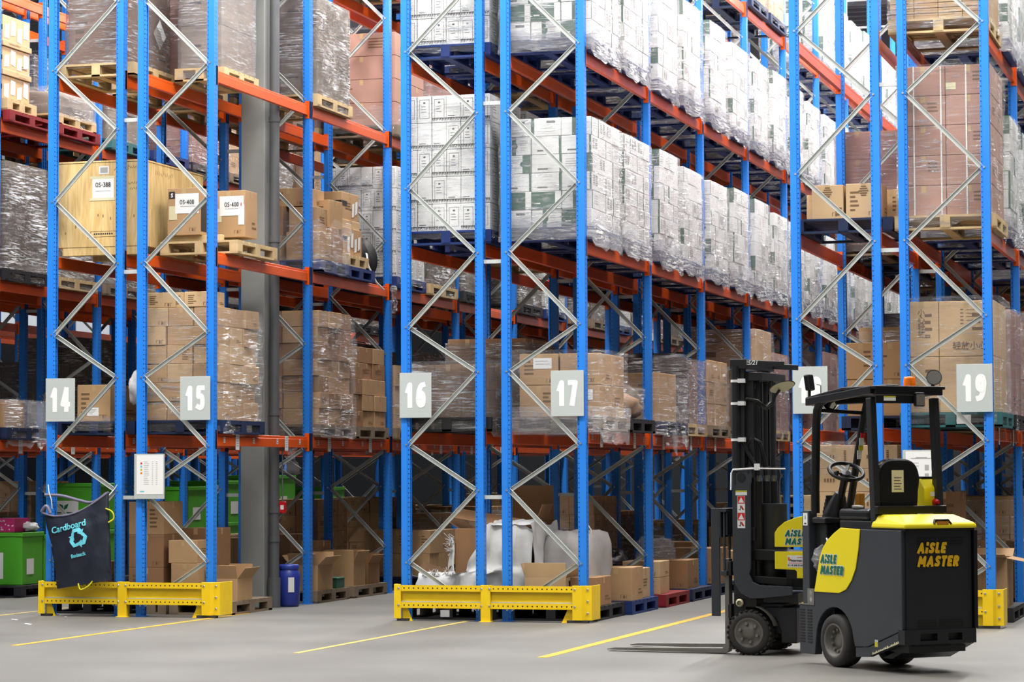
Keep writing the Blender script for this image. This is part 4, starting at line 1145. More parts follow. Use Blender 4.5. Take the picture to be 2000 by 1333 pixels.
for k, (h, lab) in enumerate(((.30, 'lowest'), (.07, 'flat pale second'), (.29, 'third'), (.07, 'flat pale fourth'), (.32, 'topmost'))):
    o = box_thing(-2.58, 3.42, z, .78 if h > .1 else .82, .72 if h > .1 else .76, h, '%s brown carton of the labelled stack, top left edge' % lab, 'kraft_light', k)
    if h > .1:
        mb = MB(); mb.front(.1, h * .4, .39, h * .6, -.3635, 1)
        for q in range(4):
            a_ = -.32 + q * .17; b_ = h * (.12, .25, .1, .3)[(q + k) % 4]
            mb.quad((.393, a_, b_), (.393, a_ + .12, b_ + .02 * ((q + k) % 3 - 1)), (.393, a_ + .13, b_ + h * .58), (.393, a_ + .01, b_ + h * (.5, .62)[(q + k) % 2]), 0)
        mb.front(.12, h * .1, .3, h * .38, -.364, 0)
        obj('paper_label', mb.mesh('paper_label', ['paper', 'tape_black'], recalc=False), o)
    z += h + .001
pallet_thing(-2.56, 4.95, Z3, 'red', 'second dark red pallet, right of the labelled carton stack', 1.0, 1.2)
t = new_load('low goods under shiny clear film on wood, left of the upright 14', -2.54, 4.95, Z3 + PH + .001, 'wood', .9, 1.1)
obj('film_wrapped_goods', lump_mesh('film_wrapped_goods', .86, 1.0, .32, 'grey_load', 3, .1, 7), t, (0, 0, PH)); add_film(t, .9, 1.05, .1, .5, 'film_white', 3, lumps=.06)

for k, (y, hs) in enumerate(((9.1, (.6, .6)), (10.5, (.66, .62)), (12.5, (.7, .66)), (13.4, (.6,)), (14.75, (.66, .5)))):
    pallet_thing(-2.62, y, 0, 'black', 'black pallet under the %s green crate stack far back on the left-edge rack' % ORD[k], .98, .82)
    z = PH + .001
    for q, h in enumerate(hs):
        crate(-2.62, y, z, .9, .8, h, '%s green crate far back, %s stack from the front on the left-edge rack' % (('lower', 'upper')[q], ORD[k])); z += h + .002
pallet_thing(-2.56, 6.5, HL[2] + BT + .002, 'teal', 'teal pallet on the left-edge rack, third level above the plywood crate', 1.0, 1.2)
pallet_thing(-2.56, 7.85, HL[2] + BT + .002, 'blue', 'blue pallet behind the teal one, third level of the left-edge rack', 1.0, 1.2)
t = new_load('grey wrapped cartons standing on the teal pallet above the crate', -2.56, 6.5, HL[2] + BT + PH + .004, None)
grid_load(t, 'grey', .8, 1.0, .8, 2, 2, 2, .01, 0, 3); add_film(t, .84, 1.05, .0, .9, 'film_clear', 5, lumps=.03)

t = thing('alarm_box', 'small red box with a white label beside the drain pipe', 'alarm', (1.915, 2.13, 1.08))
obj('box_body', MB().box(-.03, -.03, 0, .04, .03, .13).mesh('box_body', ['red_plastic'], .004), t)
obj('label', MB().front(-.012, .04, .028, .09, -.0315).mesh('label', ['paper'], recalc=False), t)
obj('conduit', MB().cyl((0, 0, .13), (0, 0, .78), .008, n=8).mesh('conduit', ['pipe_grey']), t)
mb = MB(); vs = []
for j in range(11):
    for i in range(6):
        a, b = i / 5, j / 10; q = noise.noise(Vector((a * 3, b * 4, 7)))
        vs.append(((a - .5) * (.16 - .08 * math.sin(b * 5)) + .03 * q, .03 * q, -b * .30 + .02 * q))
mb.add(vs, [(j * 6 + i, j * 6 + i + 1, j * 6 + i + 7, j * 6 + i + 6) for j in range(10) for i in range(5)], 0, True)
tag(obj('torn_film', mb.mesh('torn_film', ['film_white'], recalc=False), None, (1.78, 2.75, 1.83)), 'strip of clear film hanging under the first beam right of the drain pipe', 'plastic film')

# ---- racks 16 and 17, floor and first level
pallet_thing(4.55, .78, 0, 'black', 'dark pallet with a white tag under the white woven bags', .98, 1.2)
mb = MB(); mb.front(-.06, .02, .06, .09, 0, 0)
tag(obj('pallet_tag', MB().box(-.05, 0, 0, .05, .004, .07).mesh('pallet_tag', ['paper']), None, (4.52, .17, .03)), 'white tag on the dark pallet under the middle yellow barrier', 'tag')
t = thing('woven_bag', 'small white woven bag with frayed top, left on the dark pallet', 'bag', (4.36, .50, PH))
obj('bag_body', lump_mesh('bag_body', .42, .42, .34, 'woven_white', 2, .13, 7, 48), t)
mb = MB(); rr = random.Random(8)
for k in range(70):
    a = rr.uniform(-.2, .2); b = rr.choice((-.19, .19, rr.uniform(-.19, .19))); q = Vector((a, b, .29 + rr.random() * .02))
    mb.bar(q, q + Vector((rr.uniform(-.07, .07), rr.uniform(-.05, .03), rr.uniform(.02, .09))), .010, .003)
obj('frayed_edge', mb.mesh('frayed_edge', ['woven_white']), t)
mb = MB(); mb.obox((-.02, -.1, .36), (.30, .006, .10), (-.5, .35, .2)); mb.obox((.12, .05, .37), (.006, .24, .12), (.2, .5, 0)); obj('carton_flap', mb.mesh('carton_flap', ['kraft_in']), t)
t = thing('bulk_bag', 'big white woven bag draped over a brown carton, middle racks', 'bag', (4.92, .86, PH))
obj('carton_liner', MB().box(-.38, -.40, .02, .42, .42, .80).mesh('carton_liner', ['kraft_dark'], .006), t)
mb = MB(); mb.obox((-.02, -.34, .90), (.80, .010, .16), (-.9, .16, 0)); mb.obox((-.40, -.1, .83), (.010, .5, .24), (0, -1.0, 0)); mb.obox((.45, .1, .93), (.010, .6, .26), (0, .35, .1)); mb.obox((.22, .44, 1.02), (.5, .010, .46), (.1, 0, 0))
obj('liner_flap', mb.mesh('liner_flap', ['kraft_dark']), t)
def cloth(nm, m, fn, nu, nv, parent):
    mb = MB(); vs = [fn(i / nu, j / nv) for j in range(nv + 1) for i in range(nu + 1)]
    mb.add(vs, [(j * (nu + 1) + i, j * (nu + 1) + i + 1, (j + 1) * (nu + 1) + i + 1, (j + 1) * (nu + 1) + i) for j in range(nv) for i in range(nu)], 0, True)
    return obj(nm, mb.mesh(nm, [m], recalc=False), parent)
def drape(u, v):
    left = (-.02 - .26 * v ** .8 + .03 * math.sin(9 * v)) if v < .62 else -.40
    x = left + (.50 - left) * u
    fold = .028 * math.sin(11 * u + 5 * v) + .018 * math.sin(23 * u - 4 * v) + .03 * noise.noise(Vector((u * 5, v * 5, 1)))
    z = .84 - .80 * v + .05 * math.sin(4 * u) * (1 - v) + .02 * noise.noise(Vector((u * 8, v * 3, 6)))
    return (x, -.47 - .05 * math.sin(PI * v) - fold * (.4 + v * .6) - (.05 if v > .6 else 0), max(.01, z))
cloth('bag_body', 'woven_white', drape, 46, 26, t)
cloth('bag_side', 'woven_white', lambda u, v: (.50 + .03 * noise.noise(Vector((u * 5, v * 4, 3))) + .04 * math.sin(PI * v), -.57 + u * 1.02, max(.01, .86 - .84 * v + .03 * math.sin(u * 7))), 24, 18, t)
cloth('bag_top', 'woven_white', lambda u, v: (.05 + .46 * u, -.50 + v * .5, .84 + .05 * math.sin(3.1 * v) + .025 * noise.noise(Vector((u * 6, v * 6, 2)))), 18, 14, t)
cloth('torn_cloth', 'woven_white', lambda u, v: (-.44 + .10 * u * (1 - .6 * v) + .012 * math.sin(v * 9), -.415 - .015 * math.sin(6 * u + 4 * v), .04 + .66 * v), 6, 14, t)
mb = MB(); rr = random.Random(5)
for k in range(40):
    q = Vector((-.43 + rr.uniform(-.01, .05), -.42, .64 + rr.uniform(-.10, .08))); mb.bar(q, q + Vector((rr.uniform(-.09, .0), rr.uniform(-.03, .02), rr.uniform(-.05, .06))), .008, .003)
obj('frayed_edge', mb.mesh('frayed_edge', ['woven_white']), t)
t = thing('bulk_bag', 'grey woven bag standing right of the draped white one, behind an open carton', 'bag', (5.70, 1.10, PH))
obj('bag_body', lump_mesh('bag_body', .56, .9, .76, 'cloth_grey', 3, .09, 7, 44), t)
obj('lifting_loop', MB().tube([(.12, -.3, .66), (.15, -.31, .80), (.19, -.28, .84), (.22, -.24, .78), (.20, -.22, .64)], .010).mesh('lifting_loop', ['white_strap']), t)
pallet_thing(5.66, .80, 0, 'black', 'black pallet under the open carton, behind the middle barrier', .98, 1.2)
o = open_carton(5.60, .46, PH, .44, .5, .30, 'open brown carton with a small white label behind the middle barrier', 'kraft_light', .15, 1.35)
mb = MB(); mb.front(.06, .02, .20, .13, -.2535, 0); mb.front(.155, .085, .185, .115, -.2545, 1); mb.front(.08, .05, .14, .058, -.2545, 1)
obj('paper_label', mb.mesh('paper_label', ['paper', 'ink'], recalc=False), o)
o = box_thing(5.98, .62, PH, .28, .62, .30, 'long brown carton with printed lettering right of the open one', 'kraft_dark', 2)
obj('lettering', text_mesh('JARAETIG', .045, 'ink_brown', .001), o, (0, -.313, .10), FRONT)
pallet_thing(5.72, 2.08, 0, 'blue', 'bright blue pallet beside the right end of the middle barrier', .98, 1.2)
pallet_thing(5.74, 3.58, 0, 'red', 'dark red pallet beside upright 17, next to a blue one', .98, 1.2)
FRX = 5.70
for (x, y, z, w, d, h, lab, v, st) in (
    (6.02, 1.76, PH, .36, .50, .36, 'brown carton with black side print on the bright blue pallet', 2, 'kraft'),
    (5.98, 2.30, PH, .36, .40, .33, 'paler carton with a recycling mark behind the printed one', 3, 'kraft_light'),
    (5.92, 3.30, PH, .44, .46, .19, 'lower pale carton of two on the dark red pallet', 0, 'kraft_light'),
    (5.92, 3.30, PH + .192, .44, .46, .18, 'upper pale carton of two on the dark red pallet', 1, 'kraft_light'),
    (5.45, 1.95, PH, .5, .5, .40, 'dim brown carton deep inside rack 17, behind the bright blue pallet cartons', 1, 'kraft_dark')):
    box_thing(x, y, z, w, d, h, lab, st, v)
for k, (y, c, lab) in enumerate(((4.95, 'navy', 'nearer navy pallet beyond upright 17, on the floor'), (6.45, 'navy', 'second navy pallet beyond upright 17, on the floor'), (7.8, 'wood', 'wooden pallet beside the third upright of rack 17'))):
    pallet_thing(5.74, y, 0, c, lab, .98, 1.2)
for (x, y, w, d, h, lab, st, v) in ((5.85, 4.75, .6, .6, .34, 'brown carton on the nearer navy pallet beyond upright 17', 'kraft_dark', 1), (5.9, 6.2, .6, .7, .44, 'large brown carton on the second navy pallet, rack 17', 'kraft_dark', 2),
                              (5.5, 6.7, .5, .5, .5, 'dim carton behind the large one on the second navy pallet', 'kraft_dark', 0), (5.85, 7.7, .6, .6, .36, 'brown carton on the wooden pallet left of the forklift mast', 'kraft', 3)):
    box_thing(x, y, PH, w, d, h, lab, st, v)
tag(obj('plastic_bag', lump_mesh('plastic_bag', .5, .5, .6, 'film_white', 6, .3, 2.2), None, (5.62, 5.1, PH)), 'silvery plastic sack standing among cartons behind upright 17', 'bag')
t = thing('plastic_bag', 'black plastic sack lying among cartons on the floor of rack 17', 'bag', (5.36, 3.75, PH)); obj('bag_body', lump_mesh('bag_body', .5, .5, .5, 'black_film', 8, .25, 2.4), t)
pallet_thing(5.70, 13.2, 0, 'wood', 'bottom pallet of the bare stack behind the forklift mast', .98, 1.2)
for k in range(1, 8): pallet_thing(5.70, 13.2, k * (PH + .001), 'wood', '%s pallet of the bare stack behind the forklift mast' % ORD[k], .98, 1.2)

t = new_load('big brown cartons under clear film with paper labels, behind the number 17 plate', 5.72, .79, Z1, 'old', 1.0, 1.16)
for i in range(2):
    for j in range(2):
        for k in range(2):
            if k == 1 or True:
                c = obj('carton', carton_mesh('kraft', .42, .50, .325, (i + 2 * j + k) % 4), t, (-.19 + i * .44, -.29 + j * .53, PH + k * .33))
                if j == 0 and (i, k) in ((0, 1), (1, 0)):
                    mb = MB(); mb.front(-.06, .17, .14, .28, -.2535, 0); mb.front(-.04, .215, .12, .22, -.2545, 1); mb.front(-.04, .245, .10, .25, -.2545, 1)
                    obj('paper_label', mb.mesh('paper_label', ['paper', 'ink_pale'], recalc=False), c)
add_film(t, .96, 1.14, -.10, .84, 'film_clear', 8, lumps=.05, ragged=.05)
add_film(t, 1.0, 1.17, -.10, .25, 'film_white', 9, lumps=.02, ragged=.05)
t = new_load('low heap of goods under clear film, behind the big brown cartons, rack 17', 5.70, 2.10, Z1, 'black', .98, 1.14)
obj('film_wrapped_goods', lump_mesh('film_wrapped_goods', .8, .9, .30, 'kraft_dark', 5, .14, 4), t, (0, 0, PH))
obj('stretch_film', lump_mesh('stretch_film', .95, 1.1, .48, 'film_clear', 6, .16, 4), t, (0, 0, .05))
t = new_load('two brown cartons pulled into film with hanging tails, second bay, rack 17', 5.70, 3.74, Z1, 'navy', .98, 1.2)
obj('carton', carton_mesh('kraft', .62, .84, .56, 0), t, (.10, -.10, PH)); obj('carton', carton_mesh('kraft_dark', .3, .8, .3, 1), t, (-.34, -.1, PH))
add_film(t, .97, 1.16, -.12, .66, 'film_clear', 4, lumps=.09, loose=.03, ragged=.12)
obj('film_tail', MB().tube([(.5, -.2, .05), (.53, -.22, -.06), (.51, -.17, -.16), (.54, -.2, -.24)], [.04, .03, .025, .008], 6).mesh('film_tail', ['film_white']), t)
obj('film_tail', MB().tube([(.5, .3, .05), (.52, .32, -.06), (.53, .36, -.17)], [.03, .025, .006], 6).mesh('film_tail', ['film_white']), t)
t = new_load('black-topped round film-wrapped load behind the carton with tails, rack 17', 5.66, 5.0, Z1, 'wood', .98, 1.2)
obj('film_wrapped_goods', MB().lathe([(0, .85), (.40, .85), (.43, .78), (.44, .1), (.44, 0)], 32).mesh('film_wrapped_goods', ['black_film']), t, (-.05, -.02, PH))
add_film(t, .95, 1.16, .03, .93, 'film_mauve', 6, lumps=.04)
put('kw', '17', 2, 1, 0, 1, True, 'brown cartons in loose film')
t = new_load('tall brown carton load wrapped in mauve film behind the forklift mast', 5.70, 9.28, Z1, 'wood', .98, 1.2)
grid_load(t, 'kraft', .90, 1.1, 1.36, 1, 2, 1, 0, PH, 4); add_film(t, .95, 1.15, -.04, 1.5, 'film_clear', 3, lumps=.05, ragged=.08)
t = new_load('dark film-wrapped load behind the number 16 plate, first level', 4.56, .72, Z1, 'black', .98, 1.2)
grid_load(t, 'kraft_dark', .90, 1.08, .56, 3, 2, 2, .01, PH, 6); add_film(t, .96, 1.14, -.03, .74, 'film_grey', 7, lumps=.05)
put('kd', '16', 0, 1, 1, 1, True, 'low dark cartons in grey film')

# ---- racks 18 and 19
pallet_thing(8.74, .78, Z2, 'navy', 'navy pallet carrying three tan cartons on the second level of rack 18', 1.0, 1.2)
for (x, y, w, d, h, lab, v) in ((8.575, .44, .32, .40, .345, 'left large tan carton on the navy pallet, rack 18', 2), (8.94, .44, .36, .40, .35, 'right large tan carton on the navy pallet, rack 18', 1),
                              (8.38, .62, .10, .4, .27, 'narrow tan carton at the left end of the navy pallet, rack 18', 0), (9.14, .95, .18, .4, .335, 'tan carton at the back right of the navy pallet, rack 18', 0)):
    o = box_thing(x, y, Z2 + PH, w, d, h, lab, 'kraft_light', v)
    if w > .3:
        mb = MB()
        for k in range(5): mb.front(-.05 + .012 * abs(k - 2), h * .9 - k * .022, .05 - .012 * abs(k - 2), h * .9 - k * .022 + .012, -d / 2 - .003, 0)
        for k in range(3): mb.front(w * .25, .04 + k * .03, w * .45, .055 + k * .03, -d / 2 - .003, 0)
        obj('printed_mark', mb.mesh('printed_mark', ['ink_brown'], recalc=False), o)
t = new_load('flat corrugated sheets strapped on a wooden pallet, top right', 9.72, .74, Z3, 'wood', 1.0, 1.2)
for k in range(4):
    mb = MB()
    for i in range(16): mb.box(-.48 + k * .24 + .003, -.60 + .006 * (i % 2), i * .026, -.48 + (k + 1) * .24 - .003, .58, i * .026 + .023)
    obj('sheet_stack', mb.mesh('sheet_stack', ['kraft' if k % 2 else 'kraft_light']), t, (0, 0, PH))
add_film(t, 1.0, 1.22, .04, .62, 'film_clear', 5, lumps=.02)
t = new_load('large mauve-brown cartons with white vertical straps, second level of rack 19', 9.76, .76, Z2, 'wood', 1.0, 1.2)
for i in range(2):
    for j in range(2):
        for k in range(5): obj('carton', carton_mesh('kraft_mauve', .445, .56, .296, 0 if (i + k) % 2 else 3), t, (-.21 + i * .45, -.29 + j * .57, PH + k * .30))
mb = MB()
for x in (-.30, -.03, .22, .42):
    mb.box(x - .007, -.5765, PH, x + .007, -.5735, PH + 1.5)
for y in (-.3, 0, .3): mb.box(.4405, y - .007, PH, .4435, y + .007, PH + 1.5)
obj('strap', mb.mesh('strap', ['white_strap']), t)
mb = MB(); mb.front(.02, 1.40, .12, 1.47, -.574, 0); obj('paper_label', mb.mesh('paper_label', ['cream'], recalc=False), t)
add_film(t, .94, 1.18, -.02, 1.66, 'film_clear', 6, lumps=.05, ragged=.12)
t = new_load('big tan cartons printed with dark characters, behind the number 19 plate', 9.79, .76, Z1, 'teal', 1.0, 1.2)
CN = [('\u5c0f\u5fc3\u8f7b\u653e', 0), ('\u5c0f\u5fc3', 1)]
for i, w in ((0, .34), (1, .54)):
    for j in range(2):
        for k in range(2):
            c = obj('carton', carton_mesh('kraft_light', w, .56, .55, 0), t, (-.45 + (.17 if i == 0 else .34 + .27 + .005), -.29 + j * .57, PH + k * .555))
            if j == 0:
                if i == 1:
                    obj('printed_mark', text_mesh('\u8f7b\u653e\u5c0f\u5fc3' if k else '\u5c0f\u5fc3', .085, 'ink_brown', .001), c, (.03, -.2825, .10 if k else .30), FRONT)
                    mb = MB(); r7 = random.Random(4)
                    for q in range(5): mb.front(-.06, .46 - q * .035, -.06 + .03, .47 - q * .035, -.282, 0); mb.front(0, .46 - q * .035, .08 + r7.random() * .12, .465 - q * .035, -.282, 0)
                    obj('printed_mark', mb.mesh('printed_mark', ['ink_brown'], recalc=False), c)
                elif k == 1:
                    obj('printed_mark', text_mesh('\u5c0f\n\u5fc3\n\u8f7b\n\u653e', .075, 'ink_brown', .001, line=.95), c, (0, -.2825, .33), FRONT)
add_film(t, .95, 1.18, .03, 1.30, 'film_clear', 9, lumps=.02)
mb = MB(); mb.front(.06, .03, .2, .12, -.6015, 0); obj('paper_label', mb.mesh('paper_label', ['paper'], recalc=False), t)
t = new_load('mauve film-wrapped load behind the tan printed cartons, rack 19 first level', 9.80, 2.1, Z1, 'black', 1.0, 1.2)
grid_load(t, 'kraft_mauve', .90, 1.1, 1.1, 1, 2, 2, 0, PH, 4); add_film(t, .96, 1.15, .0, 1.24, 'film_mauve', 3, lumps=.05)
put('wg', '19', 0, 3, 1, 1, True); put('wg', '19', 0, 2, 1, 2, True)
put('kw', '19', 1, 3, 0, 1, False)
t = new_load('brown cartons on a navy pallet seen between uprights 18 and 19, first level', 8.84, 2.12, Z1, 'navy', .72, 1.16)
grid_load(t, 'kraft', .62, 1.1, .78, 2, 2, 2, .01, PH, 7)
t = new_load('carton stack with a film-covered corner on the floor behind the steering wheel', 8.82, .86, 0, 'wood', .94, 1.2)
for k in range(7):
    for i in range(2):
        for j in range(2):
            c = obj('carton', carton_mesh('kraft_light', .42, .52, .234, 7), t, (-.22 + i * .43, -.29 + j * .535, PH + k * .236))
            if j == 0:
                mb = MB()
                for q in range(7): mb.front(.10, .05 + q * .02, .125, .062 + q * .02, -.2635, 0)
                for q in range(4): mb.front(-.10 + q * .03, .10, -.085 + q * .03, .135, -.2635, 0)
                obj('printed_mark', mb.mesh('printed_mark', ['ink_brown'], recalc=False), c)
obj('stretch_film', film_mesh(.46, .56, 1.5, 1.84, 'film_clear', 4, lumps=.03), t, (-.22, -.29, 0))
pallet_thing(9.80, 1.55, 0, 'black', 'black pallet with white spots beside the right-hand barrier', 1.0, 1.2)
pallet_thing(9.82, 3.66, 0, 'black', 'second black pallet beyond the second upright of rack 19', 1.0, 1.2)
open_carton(10.02, 1.36, PH, .42, .62, .50, 'open brown carton with wide flaps at the far right floor', 'kraft', .22, .05)
box_thing(9.60, 1.30, PH, .34, .6, .62, 'dim brown carton left of the wide-flapped one, far right', 'kraft_dark', 1)
box_thing(9.60, 1.30, PH + .622, .34, .5, .55, 'grey-brown carton with a dark tape band, right of the forklift seat', 'kraft_dark', 0)
box_thing(10.0, 3.4, PH, .5, .7, .62, 'tall dim carton beyond the second upright of rack 19', 'kraft_dark', 2)

# ---- recycling sack hung on rack 14
t = thing('recycling_sack', 'dark navy sack reading Cardboard, hung askew on the left rack end', 'bag', (0, 0, 0))
TL, TR, BR, BL_ = Vector((.04, -.12, 1.09)), Vector((.81, -.13, 1.34)), Vector((.885, -.20, .40)), Vector((.25, -.22, .30))
def sackpt(u, v, off):
    p = (TL * (1 - u) + TR * u) * (1 - v) + (BL_ * (1 - u) + BR * u) * v
    p = p.copy(); p.x += .05 * math.sin(PI * v) * (1 - u) * .4
    if v < .35: p.z -= .10 * math.sin(PI * u) * (1 - v / .35)
    bulge = math.sin(PI * min(1, max(0, u))) ** .6 * (.25 + .75 * math.sin(PI * min(1, v + .08)) ** .7)
    q = noise.noise(Vector((u * 3, v * 4, off * 3))) * .02 + noise.noise(Vector((u * 9, v * 8, off))) * .008
    p.y += off * (.06 * bulge) + q * (1 if off < 0 else .5)
    return p
mb = MB(); n = 22
for off in (-1, 1):
    vs = [sackpt(i / n, j / n, off) for j in range(n + 1) for i in range(n + 1)]
    mb.add(vs, [(j * (n + 1) + i, j * (n + 1) + i + 1, (j + 1) * (n + 1) + i + 1, (j + 1) * (n + 1) + i) for j in range(n) for i in range(n)], 0, True)
me = mb.mesh('sack_body', ['bag_navy'])
bm = bmesh.new(); bm.from_mesh(me); bmesh.ops.remove_doubles(bm, verts=bm.verts, dist=.012); bm.to_mesh(me); bm.free()
obj('sack_body', me, t)
def smooth_tube(mb, pts, r, n=8):
    P = [Vector(p) for p in pts]; out = []
    for k in range(len(P) - 1):
        a, b, c, d = P[max(0, k - 1)], P[k], P[k + 1], P[min(len(P) - 1, k + 2)]
        for q in range(6):
            t_ = q / 6; out.append(.5 * ((2 * b) + (c - a) * t_ + (2 * a - 5 * b + 4 * c - d) * t_ ** 2 + (3 * b - a - 3 * c + d) * t_ ** 3))
    out.append(P[-1]); return mb.tube(out, r, n)
mb = MB()
smooth_tube(mb, [TL + Vector((-.03, 0, .03)), TL + Vector((.08, -.02, .0)), sackpt(.2, .0, -1), sackpt(.42, .0, -1), sackpt(.62, .0, -1), sackpt(.82, .0, -1), TR], .011)
smooth_tube(mb, [Vector((.0, -.03, 1.31)), Vector((.2, -.02, 1.30)), Vector((.42, -.04, 1.25)), Vector((.60, -.08, 1.23)), Vector((.78, -.11, 1.33))], .017)
smooth_tube(mb, [TL + Vector((-.03, 0, .04)), TL + Vector((.03, -.01, .10)), TL + Vector((.08, -.01, .02))], .02)
obj('rolled_hem', mb.mesh('rolled_hem', ['bag_lilac']), t)
mb = MB(); mb.tube([Vector((.035, -.02, 1.42)), Vector((.07, -.07, 1.34)), Vector((.11, -.09, 1.26)), Vector((.12, -.09, 1.16))], .006, 6); mb.tube([Vector((.86, -.02, 1.42)), Vector((.83, -.03, 1.37)), Vector((.80, -.09, 1.31))], .006, 6)
obj('wire_hook', mb.mesh('wire_hook', ['galvanised']), t)
mb = MB(); smooth_tube(mb, [sackpt(.96, .17, -1) + Vector((.0, -.01, 0)), sackpt(.99, .22, -1) + Vector((.05, -.015, 0)), sackpt(1, .3, -1) + Vector((.055, -.01, 0)), sackpt(.97, .34, -1) + Vector((.02, -.01, 0))], .009, 6)
smooth_tube(mb, [sackpt(.4, 1, -1) + Vector((0, 0, .02)), sackpt(.45, 1, -1) + Vector((0, -.01, -.05)), sackpt(.58, 1, -1) + Vector((0, -.01, -.03)), sackpt(.66, 1, -1) + Vector((0, 0, .02))], .009, 6)
obj('yellow_handle', mb.mesh('yellow_handle', ['hi_vis']), t)
def on_sack(me, u, v, size_rot):
    """lay flat print on the front of the sack"""
    out = me.copy()
    c = sackpt(u, v, -1); e1 = (sackpt(u + .1, v, -1) - sackpt(u - .1, v, -1)).normalized(); e1.y = 0; e1.normalize(); e2 = Vector((-e1.z, 0, e1.x))
    import mathutils
    for vv in out.vertices:
        p = c + e1 * vv.co.x + e2 * vv.co.y
        # find the sack surface at this x, z
        uu, ww = u, v
        for _ in range(6):
            s = sackpt(uu, ww, -1); dx, dz = p.x - s.x, p.z - s.z
            uu += dx / .7; ww -= (dz - dx * .25) / .95
        vv.co = Vector((p.x, sackpt(uu, ww, -1).y - .006 - vv.co.z, p.z))
    return out
obj('lettering', on_sack(text_mesh('Cardboard', .098, 'cyan_print', .002, xs=1.0), .37, .21, 0), t, label='pale blue word Cardboard')
obj('lettering', on_sack(text_mesh('flexisack', .055, 'cyan_print', .002, xs=.9), .47, .63, 0), t)
mb = MB()
for k in range(3):      # three bent arrows chasing one another
    A = 2 * PI * k / 3 + PI / 2
    def rot(x, y, A=A): return (x * math.cos(A - PI / 2) - y * math.sin(A - PI / 2), x * math.sin(A - PI / 2) + y * math.cos(A - PI / 2), 0)
    for poly in ([(-.075, .045), (-.045, .105), (-.008, .105), (-.03, .065), (-.042, .028)], [(-.008, .105), (.04, .105), (.066, .066), (.022, .046), (.006, .066), (-.03, .065)], [(.086, .082), (.060, .018), (.004, .050)]):
        vs = [rot(*p) for p in poly]; mb.add(vs, [tuple(range(len(vs)))], 0)
obj('recycling_mark', on_sack(mb.mesh('recycling_mark', ['cyan_print'], recalc=False), .50, .42, 0), t)
# scraps on the floor
for k, (x, y) in enumerate(((.62, -1.6), (.1, -.9), (.42, -.35))):
    tag(obj('paper_scrap', MB().obox((0, 0, .006), (.07, .03, .006), (.1, .1, k)).mesh('paper_scrap', ['paper']), None, (x, y, 0)), ('white paper scrap on bare floor in front of the left barrier', 'small white scrap nearer the left edge of the floor', 'tiny white scrap close to the foot of the left barrier')[k], 'scrap')

# ------------------------------------------------------------------ forklift (bent in the middle: rear body and front mast unit)
FK = thing('forklift', 'yellow and dark grey articulated forklift with forks lowered', 'forklift', (9.539, -5.304, 0), math.radians(133))
def rp(name, mb, mats, bevel=0, seg=2, label=None, parent=None):
    me = mb if isinstance(mb, bpy.types.Mesh) else mb.mesh(name, mats, bevel, seg)
    return obj(name, me, parent or FK, label=label)
TW = .66
arch = [(.018 + .262 * math.cos(a), .206 + .262 * math.sin(a)) for a in [math.radians(q) for q in range(-8, 189, 12)]]
skin = [(.52, .08), (.52, .47), (.30, .47), (.30, .575), (.21, .85), (.10, .985), (-.09, 1.085), (-.90, 1.085), (-.90, .335), (-.44, .185), (-.27, .175)]
poly = [(.30, .08), (.52, .08), (.52, .47), (.30, .47), (.30, .575), (.21, .85), (.10, .985), (-.09, 1.085), (-.90, 1.085), (-.90, .335), (-.44, .185), (-.262, .175)] + arch[::-1][1:-1]
# arch runs from the rear of the wheel (left) over the top to the front
mb = MB(); mb.prism(poly, -.07, 0, 'y'); rp('side_panel', mb, ['truck_grey'], .006)
mb = MB(); mb.prism(poly, -TW, -TW + .07, 'y'); rp('side_panel', mb, ['truck_grey'], .006)
mb = MB(); mb.box(-.885, -TW + .07, .16, -.30, -.07, 1.08).box(-.30, -TW + .07, .48, .12, -.07, 1.0).box(.12, -TW + .07, .30, .45, -.07, .5)
rp('chassis', mb, ['truck_dark'])
# rear panel with louvres, lower bumper
mb = MB(); mb.box(-.918, -TW + .03, .335, -.895, -.03, 1.08)
for z0, n in ((1.02, 3), (.355, 3)):
    for k in range(n):
        for (a, b) in ((-.30, -.13), (-.55, -.33)): mb.box(-.9215, a, z0 - k * .022 if z0 > 1 else z0 + k * .022, -.917, b, (z0 - k * .022 if z0 > 1 else z0 + k * .022) + .008, 1)
rp('rear_panel', mb, ['truck_dark', 'truck_black'], 0)
mb = MB(); mb.box(-.94, -TW - .012, .335, -.90, -TW + .02, 1.08); rp('edge_strip', mb, ['truck_black'])
mb = MB()
mb.box(-.93, -TW, .305, -.85, 0, .335).box(-.93, -TW, .225, -.85, 0, .250)
for a, b in ((-.145, 0), (-.40, -.30), (-TW, -.53)): mb.box(-.93, a, .25, -.85, b, .305)
mb.box(-.86, -TW, .25, -.845, 0, .305, 1)
mb.prism([(-.93, .225), (-.85, .225), (-.5, .10), (-.62, .10)], -TW + .02, -.10, 'y')
rp('bumper', mb, ['truck_dark', 'truck_black'])
mb = MB(); mb.prism([(-.27, .095), (-.44, .107), (-.90, .245), (-.90, .33), (-.44, .18), (-.27, .17)], -.05, -.004, 'y')
rp('skirt', mb, ['truck_grey'], .003)
mb = MB(); rr = random.Random(6)
for k in range(16):
    u = -.52 - k * .024; zz = .107 + (-.44 - u) * .30
    mb.add([(u, -.0035, zz + rr.uniform(.0, .006)), (u + .026, -.0035, zz - .004), (u + .02, -.0035, zz + rr.uniform(.008, .022)), (u + .006, -.0035, zz + rr.uniform(.006, .02))], [(0, 1, 2, 3)])
rp('chipped_paint', mb, ['cream'])
mb = MB(); mb.box(-.575, -.004, .19, -.535, .0, .245, 0).box(-.575, .0, .19, -.535, .0006, .228, 1); rp('skirt_sticker', mb, ['paper', 'hi_vis'])
